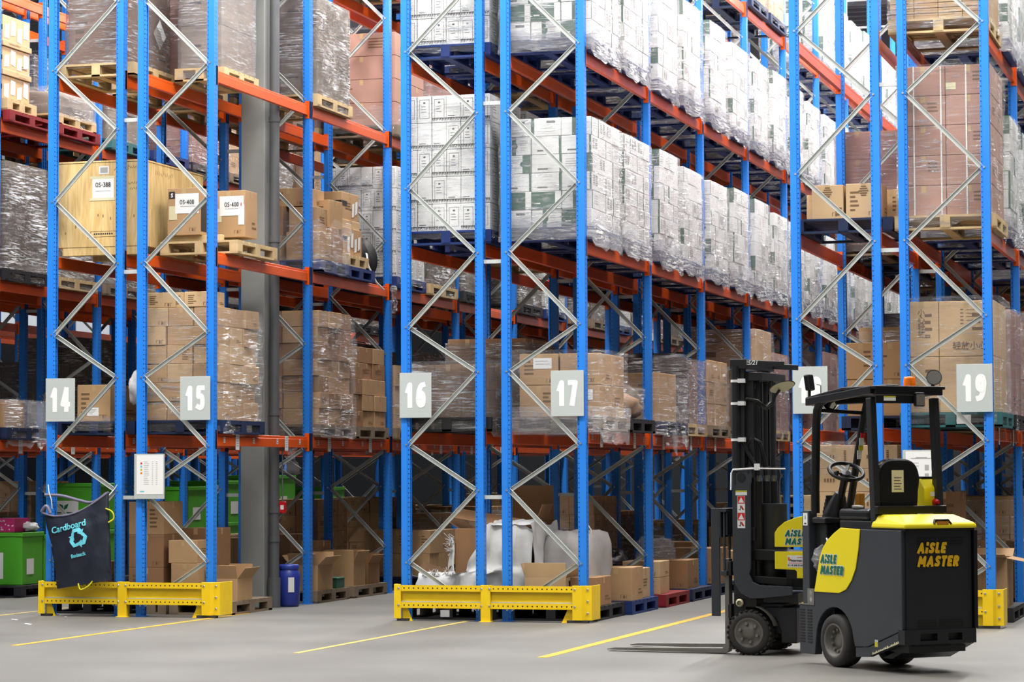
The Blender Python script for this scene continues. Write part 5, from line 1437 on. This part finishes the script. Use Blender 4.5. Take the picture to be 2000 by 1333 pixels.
# louvred corner ahead of the wheel, tread plate, front stanchion
mb = MB()
for c in (.335, .44):
    for k in range(12): mb.box(c, .0, .17 + k * .023, c + .065, .0025, .17 + k * .023 + .011, 0)
rp('grille', mb, ['truck_black'])
mb = MB(); mb.box(.30, -.14, .47, .52, .005, .478).box(.30, -.012, .475, .395, .004, .60)
for k in range(2): mb.add([(.345, .0046, .49 + k * .055), (.365, .0046, .515 + k * .055), (.345, .0046, .54 + k * .055), (.325, .0046, .515 + k * .055)], [(0, 1, 2, 3)], 1)
rp('tread_plate', mb, ['steel_worn', 'chrome'])
mb = MB(); mb.box(.40, -.10, .478, .50, -.02, 1.22); mb.box(.40, -.55, .478, .50, -.10, .66); rp('front_stanchion', mb, ['truck_grey'], .006)
mb = MB(); mb.box(.418, -.0195, 1.10, .482, -.018, 1.20, 0)
mb.box(.435, -.018, 1.11, .465, -.0175, 1.122, 1); mb.box(.44, -.018, 1.15, .46, -.0175, 1.18, 2); rp('stanchion_sticker', mb, ['paper', 'ink', 'ink_pale'])
# yellow side panel with the name
yp = [(.292, .578)] + [(.21, .85), (.165, .925), (.10, .99), (.0, 1.05), (-.09, 1.092), (-.36, 1.084), (-.335, .93), (-.295, .78), (-.235, .684), (-.16, .612), (-.06, .58)]
for s in (0, 1):
    mb = MB(); y = (.0, .008) if s == 0 else (-TW - .008, -TW); mb.prism(yp, y[0], y[1], 'y'); rp('yellow_panel', mb, ['truck_yellow'], .004)
SIDE_L = (PI / 2, 0, PI)       # lettering that faces local +Y
REAR = (PI / 2, 0, -PI / 2)    # lettering that faces local -X
def logo(parent, loc, rot, size, m, back=None, xs=.95):
    lb = obj('name_lettering', stroke_mesh('AiSLE\nMASTER', size, .28, m, .22, .10, xs, 'LEFT', line=1.2), parent, loc, rot)
    if back: obj('name_outline', stroke_mesh('AiSLE\nMASTER', size, .28, back, .22, .10, xs, 'LEFT', .0045, line=1.2), lb, (0, 0, -.0028))
    return lb
logo(FK, (.195, .0112, .80), SIDE_L, .072, 'logo_green', 'sign_white')
logo(FK, (-.9235, -.125, .90), REAR, .084, 'logo_gold')
# hood
zb, zt = 1.098, 1.20
hb = [(-.955, .006), (-.50, .006), (-.50, -TW - .006), (-.955, -TW - .006)]; hm = [(-.95, .0), (-.51, .0), (-.51, -TW), (-.95, -TW)]; ht = [(-.80, -.05), (-.555, -.03), (-.555, -TW + .06), (-.80, -TW + .10)]
mb = MB(); vs = [(x, y, zb) for x, y in hb] + [(x, y, 1.135) for x, y in hm] + [(x, y, zt) for x, y in ht]
mb.add(vs, [(3, 2, 1, 0), (8, 9, 10, 11)] + [(i + o, (i + 1) % 4 + o, (i + 1) % 4 + 4 + o, i + 4 + o) for o in (0, 4) for i in range(4)])
rp('hood', mb, ['truck_yellow'], .014, 3)
mb = MB(); mb.tube([(-.945, -.27, 1.128), (-.93, -.285, 1.158), (-.93, -.41, 1.158), (-.945, -.425, 1.128)], .012, 8); mb.box(-.953, -.40, 1.125, -.92, -.295, 1.150, 1); rp('hood_handle', mb, ['truck_black', 'truck_mustard'])
mb = MB(); mb.box(-.935, -TW + .01, 1.08, -.10, -.01, 1.099); rp('hood_seal', mb, ['truck_black'])
# wheels
def wheel(parent, loc, r, w, name, rim_r, dish, bolts, tread):
    """axle along local Y, outer face at +Y"""
    t = obj(name, MB().lathe([(rim_r, -.004), (rim_r + .012, 0), (r - .028, 0), (r - .008, -.012), (r, -.03), (r, -w + .03), (r - .01, -w), (rim_r, -w)], 48, axis='y').mesh(name, ['rubber']), parent, loc)
    mb = MB(); mb.lathe([(rim_r, -.004), (rim_r - .012, -.002), (rim_r - .02, -.012), (rim_r - .03, -dish), (rim_r * .45, -dish + .001), (rim_r * .42, -dish + .008), (rim_r * .2, -dish + .010), (0, -dish + .010)], 40, axis='y')
    rim = obj('rim', mb.mesh('rim', ['rim_grey'], recalc=False), t)
    mb = MB()
    for k in range(bolts):
        a = 2 * PI * k / bolts + .3; x, z = rim_r * .62 * math.cos(a), rim_r * .62 * math.sin(a)
        mb.cyl((x, -dish - .002, z), (x, -dish + .024, z), .017, .012, 8)
    obj('wheel_nut', mb.mesh('wheel_nut', ['steel_worn']), rim)
    if tread:
        tb = MB().box(-.005, -.028, -r * .065, .006, .028, r * .065).mesh('tread_block', ['rubber'])
        for k in range(26):
            for y_ in (-.03, -w + .03):
                a = 2 * PI * (k + (.5 if y_ < -.04 else 0)) / 26
                obj('tread_block', tb, t, (r * math.cos(a), y_, -r * math.sin(a)), (0, a, 0))
    return t
wheel(FK, (.018, .012, .206), .206, .16, 'wheel', .135, .06, 10, False)
w2 = wheel(FK, (.018, -TW - .012, .206), .206, .16, 'wheel', .135, .06, 10, False); w2.rotation_euler = (0, 0, PI)
# seat
mb = MB(); mb.box(-.46, -.50, 1.085, .02, -.06, 1.15); rp('seat_base', mb, ['truck_dark'], .01)
mb = MB(); mb.box(-.40, -.52, 1.15, .03, -.05, 1.24); rp('seat_cushion', mb, ['seat_vinyl'], .03, 3)
mb = MB(); pts = []
for k in range(25):
    a_ = -.62 + (PI + 1.24) * k / 24; ca, sa = math.cos(a_), math.sin(a_)
    hw_ = .205 if sa > 0 else .19
    pts.append((-.245 + hw_ * (abs(ca) ** .62) * (1 if ca > 0 else -1), 1.42 + (.21 if sa > 0 else .33) * (abs(sa) ** .75) * (1 if sa > 0 else -1)))
mb.prism(pts, -.53, -.43, 'x'); rp('seat_back', mb, ['seat_vinyl'], .03, 3)
mb = MB(); mb.box(-.5335, -.285, 1.37, -.531, -.175, 1.54, 0)
mb2 = MB()
p = rp('seat_label', mb, ['cream']); mb2 = MB()
for k in range(5): mb2.box(-.5345, -.265 + .012 * (k % 2), 1.39 + k * .022, -.5336, -.195, 1.397 + k * .022)
obj('seat_label_print', mb2.mesh('seat_label_print', ['ink_soft']), p)
mb = MB(); mb.tube([(-.12, -.10, 1.25), (-.16, -.07, 1.255), (-.22, -.07, 1.255), (-.26, -.10, 1.25)], .014, 8); rp('seat_belt', mb, ['steel_worn'])
# console with red stop button
mb = MB(); mb.prism([(-.50, 1.20), (-.50, 1.40), (-.44, 1.47), (-.28, 1.47), (-.22, 1.40), (-.16, 1.2)], -.66, -.50, 'y'); rp('console', mb, ['truck_yellow'], .012)
mb = MB(); mb.box(-.44, -.64, 1.47, -.26, -.52, 1.49); rp('console_cap', mb, ['truck_black'], .004)
mb = MB(); mb.cyl((-.49, -.60, 1.29), (-.535, -.60, 1.29), .028, .028, 20); mb.cyl((-.535, -.60, 1.29), (-.545, -.60, 1.29), .024, .015, 20); rp('stop_button', mb, ['red_plastic'])
mb = MB(); mb.box(-.502, -.60, 1.335, -.5005, -.56, 1.37); rp('console_label', mb, ['paper'])
# overhead guard
def post(name, p, q, w=.065, h=.055): mb = MB(); mb.bar(p, q, w, h); rp(name, mb, ['truck_dark'], .008)
post('guard_post', (-.52, -.035, 1.09), (-.465, -.035, 2.10), .055, .07); post('guard_post', (-.52, -.625, 1.09), (-.465, -.625, 2.10), .055, .07)
mb = MB(); mb.tube([(.325, -.035, 1.20), (.325, -.035, 1.4), (.30, -.035, 1.93), (.285, -.035, 2.02), (.25, -.04, 2.08), (.17, -.05, 2.11)], .034, 10); rp('guard_post', mb, ['truck_black'])
mb = MB(); mb.tube([(.36, -.36, 1.09), (.35, -.37, 1.2), (.28, -.47, 1.95), (.24, -.48, 2.08)], .030, 10); rp('guard_post', mb, ['truck_black'])
p = MB(); 
for k, (z0, z1, c) in enumerate(((1.80, 1.84, 0), (1.74, 1.80, 1), (1.70, 1.74, 2), (1.63, 1.70, 1))):
    t_ = (z0 - 1.2) / .75; xx = .35 - .07 * t_; yy = -.37 - .10 * t_
    p.box(xx - .038, yy - .02, z0, xx - .032, yy + .02, z1, c)
rp('post_sticker', p, ['red_ink', 'paper', 'hi_vis'])
mb = MB(); mb.bar((.29, -.04, 2.02), (.27, -.48, 2.0), .03, .03); rp('guard_bar', mb, ['truck_black'], .004)
mb = MB()
mb.prism([(.42, -.01), (.16, .0), (-.13, .0), (-.54, .0), (-.56, -.02), (-.56, -.67), (.12, -.67), (.30, -.52), (.42, -.06)], 2.125, 2.15, 'z')
for a, b in (((-.52, -.02, 2.12), (.40, -.02, 2.11)), ((-.52, -.645, 2.12), (.15, -.645, 2.11)), ((-.535, -.02, 2.11), (-.535, -.645, 2.11)), ((.15, -.645, 2.11), (.39, -.05, 2.11))): mb.bar(a, b, .05, .06)
o = rp('guard_roof', mb, ['truck_black'], .006)
for v_ in o.data.vertices: v_.co.z += .04 - .12 * max(0, v_.co.x + .12)
mb = MB(); mb.box(-.5625, -.20, 2.075, -.5605, -.09, 2.11, 0).box(-.5632, -.20, 2.10, -.5624, -.09, 2.11, 1)
mb.box(-.56, -.40, 2.055, -.545, -.02, 2.115, 2); rp('guard_label', mb, ['paper', 'hi_vis', 'truck_black'])
mb = MB(); mb.tube([(-.60, -.625, 1.21), (-.60, -.035, 1.21)], .0001); mb = MB(); mb.box(-.60, -TW + .02, 1.205, -.55, -.0, 1.265); rp('rear_bar', mb, ['truck_black'], .005)
# lamps and beacon on the roof
mb = MB(); mb.cyl((-.25, -.55, 2.15), (-.25, -.55, 2.185), .055, n=24); rp('beacon_base', mb, ['truck_black'])
mb = MB(); mb.lathe([(.052, 2.185), (.046, 2.26), (.04, 2.275), (0, 2.278)], 24, c=(-.25, -.55, 0)); rp('beacon', mb, ['amber'])
mb = MB(); mb.box(-.24, -.46, 2.15, -.14, -.34, 2.215); rp('control_box', mb, ['truck_black'], .01)
def lamp(c, d, r, name, back, face):
    c = Vector(c); d = Vector(d).normalized()
    mb = MB(); mb.cyl(c - d * .05, c, r * .75, r, 24); mb.cyl(c, c + d * .012, r, r * .98, 24, caps=False); l = rp(name, mb, [back])
    m2 = MB(); m2.cyl(c + d * .004, c + d * .008, r * .88, n=24); rp('lens', m2, [face], parent=l)
    return l
l = lamp((-.42, -.665, 2.265), (-.75, .55, .1), .062, 'work_lamp', 'steel_worn', 'lamp_glass'); mb = MB(); mb.bar((-.40, -.66, 2.15), (-.41, -.66, 2.22), .02, .02); rp('lamp_bracket', mb, ['truck_black'], parent=l)
mb = MB(); mb.box(-.60, -.45, 2.03, -.565, -.36, 2.14); l = rp('rear_lamp', mb, ['truck_black'], .01); mb = MB(); mb.box(-.604, -.443, 2.04, -.600, -.367, 2.125); rp('lens', mb, ['lamp_glass'], parent=l)
mb = MB(); mb.obox((.42, -.05, 2.245), (.05, .09, .13), (0, .15, .5)); l = rp('camera_lamp', mb, ['truck_black'], .012, label='black boxy lamp at the front tip of the guard')
mb = MB(); mb.tube([(.42, -.05, 2.19), (.42, -.05, 2.14), (.42, -.05, 2.12)], .012, 8); mb.tube([(.36, -.08, 2.23), (.33, -.1, 2.22), (.33, -.1, 2.15)], .004, 6); rp('lamp_bracket', mb, ['truck_black'], parent=l)
c = Vector((.30, -.16, 2.075)); d = Vector((-.62, .75, -.1)).normalized()
mb = MB(); mb.cyl(c - d * .02, c, .05, .062, 24); l = rp('rear_view_mirror', mb, ['truck_black']); m2 = MB(); m2.cyl(c + d * .002, c + d * .006, .056, .05, 24); rp('mirror_glass', m2, ['mirror_glass'], parent=l)
# steering column, wheel, dash, levers
SX = MB()
ring = []; cc = Vector((.16, -.22, 1.53)); nn = Vector((-.45, .1, .8)).normalized(); u = nn.cross(Vector((0, 1, 0))).normalized(); v = nn.cross(u)
for k in range(33): a = 2 * PI * k / 32; ring.append(cc + u * (.135 * math.cos(a)) + v * (.135 * math.sin(a)))
mb = MB(); mb.tube(ring, .017, 8)
for a in (.4, 2.5, 4.6): mb.bar(cc - nn * .03, cc + u * (.13 * math.cos(a)) + v * (.13 * math.sin(a)), .03, .012)
mb.cyl(cc - nn * .06, cc - nn * .01, .045, .04, 16); st = rp('steering_wheel', mb, ['truck_black'])
mb = MB(); k_ = cc + u * .05 - v * .12 + nn * .02; mb.lathe([(0, .03), (.018, .024), (.022, .01), (.012, -.01)], 12, c=tuple(k_)); rp('steering_knob', mb, ['truck_black'], parent=st)
mb = MB(); mb.tube([cc - nn * .05, cc - nn * .14, (.24, -.22, 1.33), (.30, -.22, 1.12)], [.035, .03, .03, .05], 10); mb.tube([(.34, -.22, 1.10), (.32, -.22, 1.18), (.285, -.22, 1.27), (.25, -.22, 1.36)], [.115, .10, .075, .04], 12); rp('steering_column', mb, ['truck_black'])
mb = MB(); mb.box(.20, -.48, 1.12, .46, -.04, 1.165).box(.24, -.50, .6, .46, -.08, 1.12); rp('dashboard', mb, ['truck_dark'], .01)
mb = MB(); mb.box(.26, -.16, 1.166, .38, -.06, 1.17); rp('dash_screen', mb, ['lamp_glass'])
mb = MB()
for k in range(5): mb.box(.36 + k * .012, -.28, 1.22 - k * .006, .366 + k * .012, -.16, 1.34 - k * .03)
rp('column_gaiter', mb, ['rubber'])
mb = MB(); mb.box(.10, -.36, 1.14, .16, -.30, 1.36); rp('lever_housing', mb, ['truck_mustard'], .012)
mb = MB()
for (a, b) in ((.10, 1.02), (.2, 1.0), (.24, .93)): mb.tube([(a, -.06, b), (a - .05, -.045, b - .05)], .012, 8)
rp('lever', mb, ['chrome'])
obj('plastic_bag', lump_mesh('plastic_bag', .16, .16, .22, 'film_white', 3, .3, 2.2), FK, (.30, -.09, .72))

# front unit --------------------------------------------------------------
a2 = math.radians(174 - 133)
off = Vector((8.624 - 9.539, -4.197 + 5.304, 0)); off = Matrix.Rotation(-math.radians(133), 3, 'Z') @ off
FU = obj('mast_unit', None, FK, off, (0, 0, a2))
mb = MB(); mb.box(-.25, -.72, .18, .10, -.16, .42); FUM = mb.mesh('mast_unit', ['truck_dark']); bpy.data.objects.remove(FU); FU = obj('mast_unit', FUM, FK, off, (0, 0, a2))
def fp(name, mb, mats, bevel=0, seg=2, label=None):
    return obj(name, mb if isinstance(mb, bpy.types.Mesh) else mb.mesh(name, mats, bevel, seg), FU, label=label)
def wheel_front(y, flip):
    w = wheel(FU, (.003, y, .187), .187, .17, 'front_wheel', .125, .012, 6, True)
    if flip: w.rotation_euler = (0, 0, PI)
wheel_front(0, 0); wheel_front(-.88, 1)
# J shaped side plates
jp = [(.142, 1.54), (-.02, 1.56), (-.03, 1.50), (-.015, 1.42), (-.012, .72), (.0, .67), (-.03, .61), (-.09, .585), (-.37, .575), (-.37, .505), (-.10, .475), (.0, .475), (.07, .51), (.125, .59), (.142, .70)]
for y in (-.02, -.86):
    mb = MB(); mb.prism(jp, y - .03, y, 'y'); fp('side_plate', mb, ['truck_grey'], .004)
mb = MB(); mb.cyl((.06, -.022, 1.485), (.06, -.012, 1.485), .036, n=20); mb.cyl((.06, -.02, 1.485), (.06, -.010, 1.485), .026, n=20); mb.cyl((.11, -.022, 1.53), (.11, -.012, 1.53), .01, n=8); mb.cyl((.0, -.022, 1.53), (.0, -.012, 1.53), .01, n=8); fp('pivot_boss', mb, ['truck_dark'])
mb = MB()
mb.box(.012, -.02, 1.335, .112, -.0185, 1.375, 0).box(.012, -.0185, 1.362, .112, -.018, 1.375, 3)
mb.box(.03, -.02, 1.06, .097, -.0185, 1.33, 0)
for z in (1.265, 1.125):
    mb.box(.032, -.0185, z, .095, -.018, z + .063, 1)
    mb.add([(.038, -.0176, z + .008), (.089, -.0176, z + .008), (.0635, -.0176, z + .055)], [(0, 1, 2)], 0)
for z in (1.20, 1.065):
    mb.box(.068, -.0185, z + .01, .074, -.018, z + .05, 2); mb.box(.074, -.0185, z + .012, .085, -.018, z + .018, 2)
    mb.obox((.055, -.0182, z + .03), (.014, .0006, .036), (0, .5, 0), 1); mb.obox((.052, -.0182, z + .022), (.03, .0006, .006), (0, -.6, 0), 2)
fp('warning_sticker', mb, ['paper', 'red_ink', 'ink', 'hi_vis'])
# mast: outer and inner channels, rollers, chains, cylinders, hoses
for y in (-.08, -.82):
    for (s0, s1, w, name) in ((.045, .15, .05, 'outer_channel'), (-.02, .06, .05, 'inner_channel')):
        mb = MB(); sg = 1 if y > -.4 else -1
        yy = y - (.055 * sg if name == 'inner_channel' else 0)
        z0, z1 = (.20, 2.45) if name == 'outer_channel' else (.24, 2.38)
        mb.box(s0, yy - .012, z0, s1, yy + .012, z1); mb.box(s0, yy - .05 if sg > 0 else yy, z0, s0 + .015, yy if sg > 0 else yy + .05, z1); mb.box(s1 - .015, yy - .05 if sg > 0 else yy, z0, s1, yy if sg > 0 else yy + .05, z1)
        fp(name, mb, ['truck_dark'], .002)
mb = MB(); mb.cyl((.115, -.055, 1.42), (.115, -.055, 2.42), .036, n=20); fp('hose_tube', mb, ['truck_dark'])
mb = MB(); mb.box(.02, -.86, 2.40, .16, -.04, 2.48); mb.prism([(.16, 2.43), (.16, 2.482), (-.30, 2.455), (-.30, 2.41)], -.10, -.07, 'y'); mb.prism([(.16, 2.43), (.16, 2.482), (-.20, 2.455), (-.20, 2.41)], -.86, -.83, 'y'); fp('mast_crosshead', mb, ['truck_dark'], .004)
obj('chalk_mark', text_mesh('25/21', .05, 'sign_white', .001, .2), FU, (-.02, -.069, 2.448), (PI / 2, 0, PI))
mb = MB(); mb.box(-.10, -.80, 2.30, .02, -.10, 2.37).box(-.02, -.80, 1.48, .02, -.10, 1.58).box(-.02, -.8, .95, .02, -.1, 1.06); fp('mast_crossbar', mb, ['truck_dark'], .004)
for y in (-.22, -.45, -.66):
    mb = MB(); mb.cyl((-.02, y, .5), (-.02, y, 1.45), .042, n=16); mb.cyl((-.02, y, 1.45), (-.02, y, 1.50), .034, n=16, m=1); mb.cyl((-.02, y, 1.5), (-.02, y, 2.34), .024, n=16, m=2); fp('lift_cylinder', mb, ['truck_black', 'chrome', 'truck_dark'])
mb = MB(); mb.box(.045, -.36, .3, .065, -.31, 2.3).box(.045, -.60, .3, .065, -.55, 2.3); fp('chain', mb, ['truck_black'])
mb = MB(); mb.cyl((.03, -.18, 2.26), (.03, -.14, 2.26), .06, n=24); mb.cyl((.03, -.74, 2.26), (.03, -.70, 2.26), .06, n=24); fp('hose_pulley', mb, ['truck_dark'])
mb = MB(); mb.tube([(.09, -.10, 2.10), (.03, -.10, 2.15), (-.05, -.12, 2.13), (-.10, -.2, 2.07), (-.12, -.3, 2.12), (-.12, -.32, 2.3)], .018, 8)
mb.tube([(.05, -.12, 1.60), (.05, -.12, 1.75), (.0, -.14, 1.82), (-.06, -.16, 1.78), (-.09, -.2, 1.62), (-.10, -.2, 1.5)], .018, 8)
mb.tube([(.08, -.08, 1.83), (.03, -.09, 1.7), (-.03, -.1, 1.6), (-.06, -.1, 1.55)], .022, 8); fp('hose', mb, ['truck_black'])
for z in (2.285, 2.095, 1.79):
    mb = MB(); mb.cyl((.115, -.055, z), (.115, -.055, z + .022), .042, n=20); mb.box(.03, -.062, z - .005, .085, -.012, z + .03); fp('hose_clip', mb, ['sign_white'])
mb = MB(); mb.tube([(.150, -.012, 1.38), (.145, -.01, 1.52), (.13, -.01, 1.55), (-.06, -.02, 1.56)], .008, 8); mb.tube([(-.06, -.02, 1.56), (-.30, -.1, 1.555)], .006, 8); mb.box(-.09, -.06, 1.545, -.055, -.01, 1.60); fp('hose_guide', mb, ['sign_white'])
c = Vector((-.26, -.16, 2.245)); mb = MB(); vs = []
d = Vector((-.35, .25, -.9)).normalized(); u = Vector((1, .2, -.33)); u = (u - d * u.dot(d)).normalized(); v = d.cross(u)
mb.cyl(c - d * .018, c, .06, .115, 28); l = fp('mast_mirror', mb, ['truck_black'])
mb = MB(); mb.cyl(c + d * .001, c + d * .004, .106, n=28); obj('mirror_glass', mb.mesh('mirror_glass', ['cream']), l)
mb = MB(); mb.tube([(-.12, -.16, 2.06), (-.18, -.16, 2.10), (-.20, -.16, 2.17), (-.24, -.16, 2.22)], .012, 8); obj('mirror_bracket', mb.mesh('mirror_bracket', ['truck_black']), l)
# carriage, backrest, forks
mb = MB(); mb.box(.17, -.80, .30, .20, -.06, .42).box(.17, -.80, .66, .20, -.06, .78); fp('carriage', mb, ['truck_dark'], .004)
mb = MB()
for y in (-.06, -.20, -.34, -.48, -.62, -.76): mb.box(.22, y - .012, .66, .235, y + .012, 1.20)
mb.box(.20, -.80, 1.195, .25, -.03, 1.225).box(.20, -.80, .66, .25, -.03, .70); mb.box(.262, -.06, .32, .335, -.03, 1.225).box(.262, -.80, .32, .335, -.77, 1.225).box(.20, -.80, 1.0, .215, -.06, 1.19, 1)
mb.box(.25, -.8, .98, .262, -.03, 1.225); fp('load_backrest', mb, ['truck_grey', 'truck_dark'], .003)
for y in (-.14, -.72):
    mb = MB(); mb.prism([(.20, .80), (.235, .80), (.238, .075), (.262, .05), (1.22, .035), (1.30, .022), (1.30, .014), (.24, .006), (.21, .02), (.20, .06)], y - .05, y + .05, 'y'); fp('fork', mb, ['steel_worn'], .003)
mb = MB(); mb.prism([(.19, .03), (.28, .03), (.28, .09), (.19, .10)], -.85, -.83, 'y'); 
# pivot post, drive housing, mudguards
mb = MB(); mb.cyl((-.10, -.36, .60), (-.10, -.36, 1.26), .13, n=28); fp('pivot_post', mb, ['truck_dark'])
mb = MB(); mb.prism([(-.02, .88), (.02, .84), (.02, .79), (-.46, .79), (-.46, .86), (-.1, .88)], -.46, -.12, 'y'); mb.prism([(.0, .66), (.0, .60), (-.46, .56), (-.46, .64)], -.5, -.10, 'y'); fp('pivot_arm', mb, ['truck_black'], .006)
mb = MB(); mb.prism([(-.10, .40), (-.10, .36), (-.20, .30), (-.24, .20), (-.245, .10), (-.38, .10), (-.38, .40)], -.70, -.12, 'y'); fp('drive_housing', mb, ['truck_dark'], .01)
mb = MB(); vs = []
for k in range(9):
    a = math.radians(75 + 0 * k) ; a = math.radians(105 + k * 7.5)
    for y in (-.005, -.20): vs.append((.003 + .225 * math.cos(a), y, .187 + .225 * math.sin(a)))
mb.add(vs, [(2 * i, 2 * i + 2, 2 * i + 3, 2 * i + 1) for i in range(8)], 0, True); me = mb.mesh('mudguard', ['rim_grey'], recalc=False); fp('mudguard', me, [])
mb = MB(); mb.lathe([(0, 0), (.028, .004), (.034, .02), (.02, .035)], 20, axis='y', c=(.085, -.04, .435)); fp('front_lamp', mb, ['cream'])
mb = MB(); mb.box(-.05, -.70, .40, .14, -.06, .50); mb.box(-.40, -.60, .44, -.1, -.1, .52); fp('axle_frame', mb, ['truck_black'])
# yellow pivot cover with slot
yc = [(-.215, 1.02), (-.24, 1.06), (-.30, 1.11), (-.40, 1.15), (-.50, 1.17), (-.50, .645), (-.405, .645), (-.405, .70), (-.39, .715), (-.215, .72), (-.215, .865), (-.45, .865), (-.465, .875), (-.465, .895), (-.45, .905), (-.215, .905)]
mb = MB(); mb.prism(yc, -.11, -.05, 'y'); pc = fp('pivot_cover', mb, ['truck_yellow'], .004)
logo(pc, (-.305, -.0468, .985), SIDE_L, .056, 'logo_green', 'sign_white')
mb = MB(); mb.box(-.465, -.05, .735, -.325, -.0485, .835, 0); mb.box(-.455, -.0485, .815, -.41, -.048, .82, 1); mb.box(-.345, -.0485, .79, -.33, -.048, .82, 2); mb.box(-.455, -.0485, .768, -.335, -.048, .772, 1)
st = obj('hire_sticker', mb.mesh('hire_sticker', ['paper', 'red_ink', 'amber']), pc)
obj('lettering', text_mesh('Peterman', .028, 'ink', .0008, .15), st, (-.398, -.0475, .792), SIDE_L)
obj('lettering', text_mesh('0114 248 8160', .022, 'ink', .0004), st, (-.395, -.0475, .752), SIDE_L)
mb = MB(); mb.box(-.50, -.45, .56, -.30, -.10, .72); fp('hinge_block', mb, ['truck_black'])
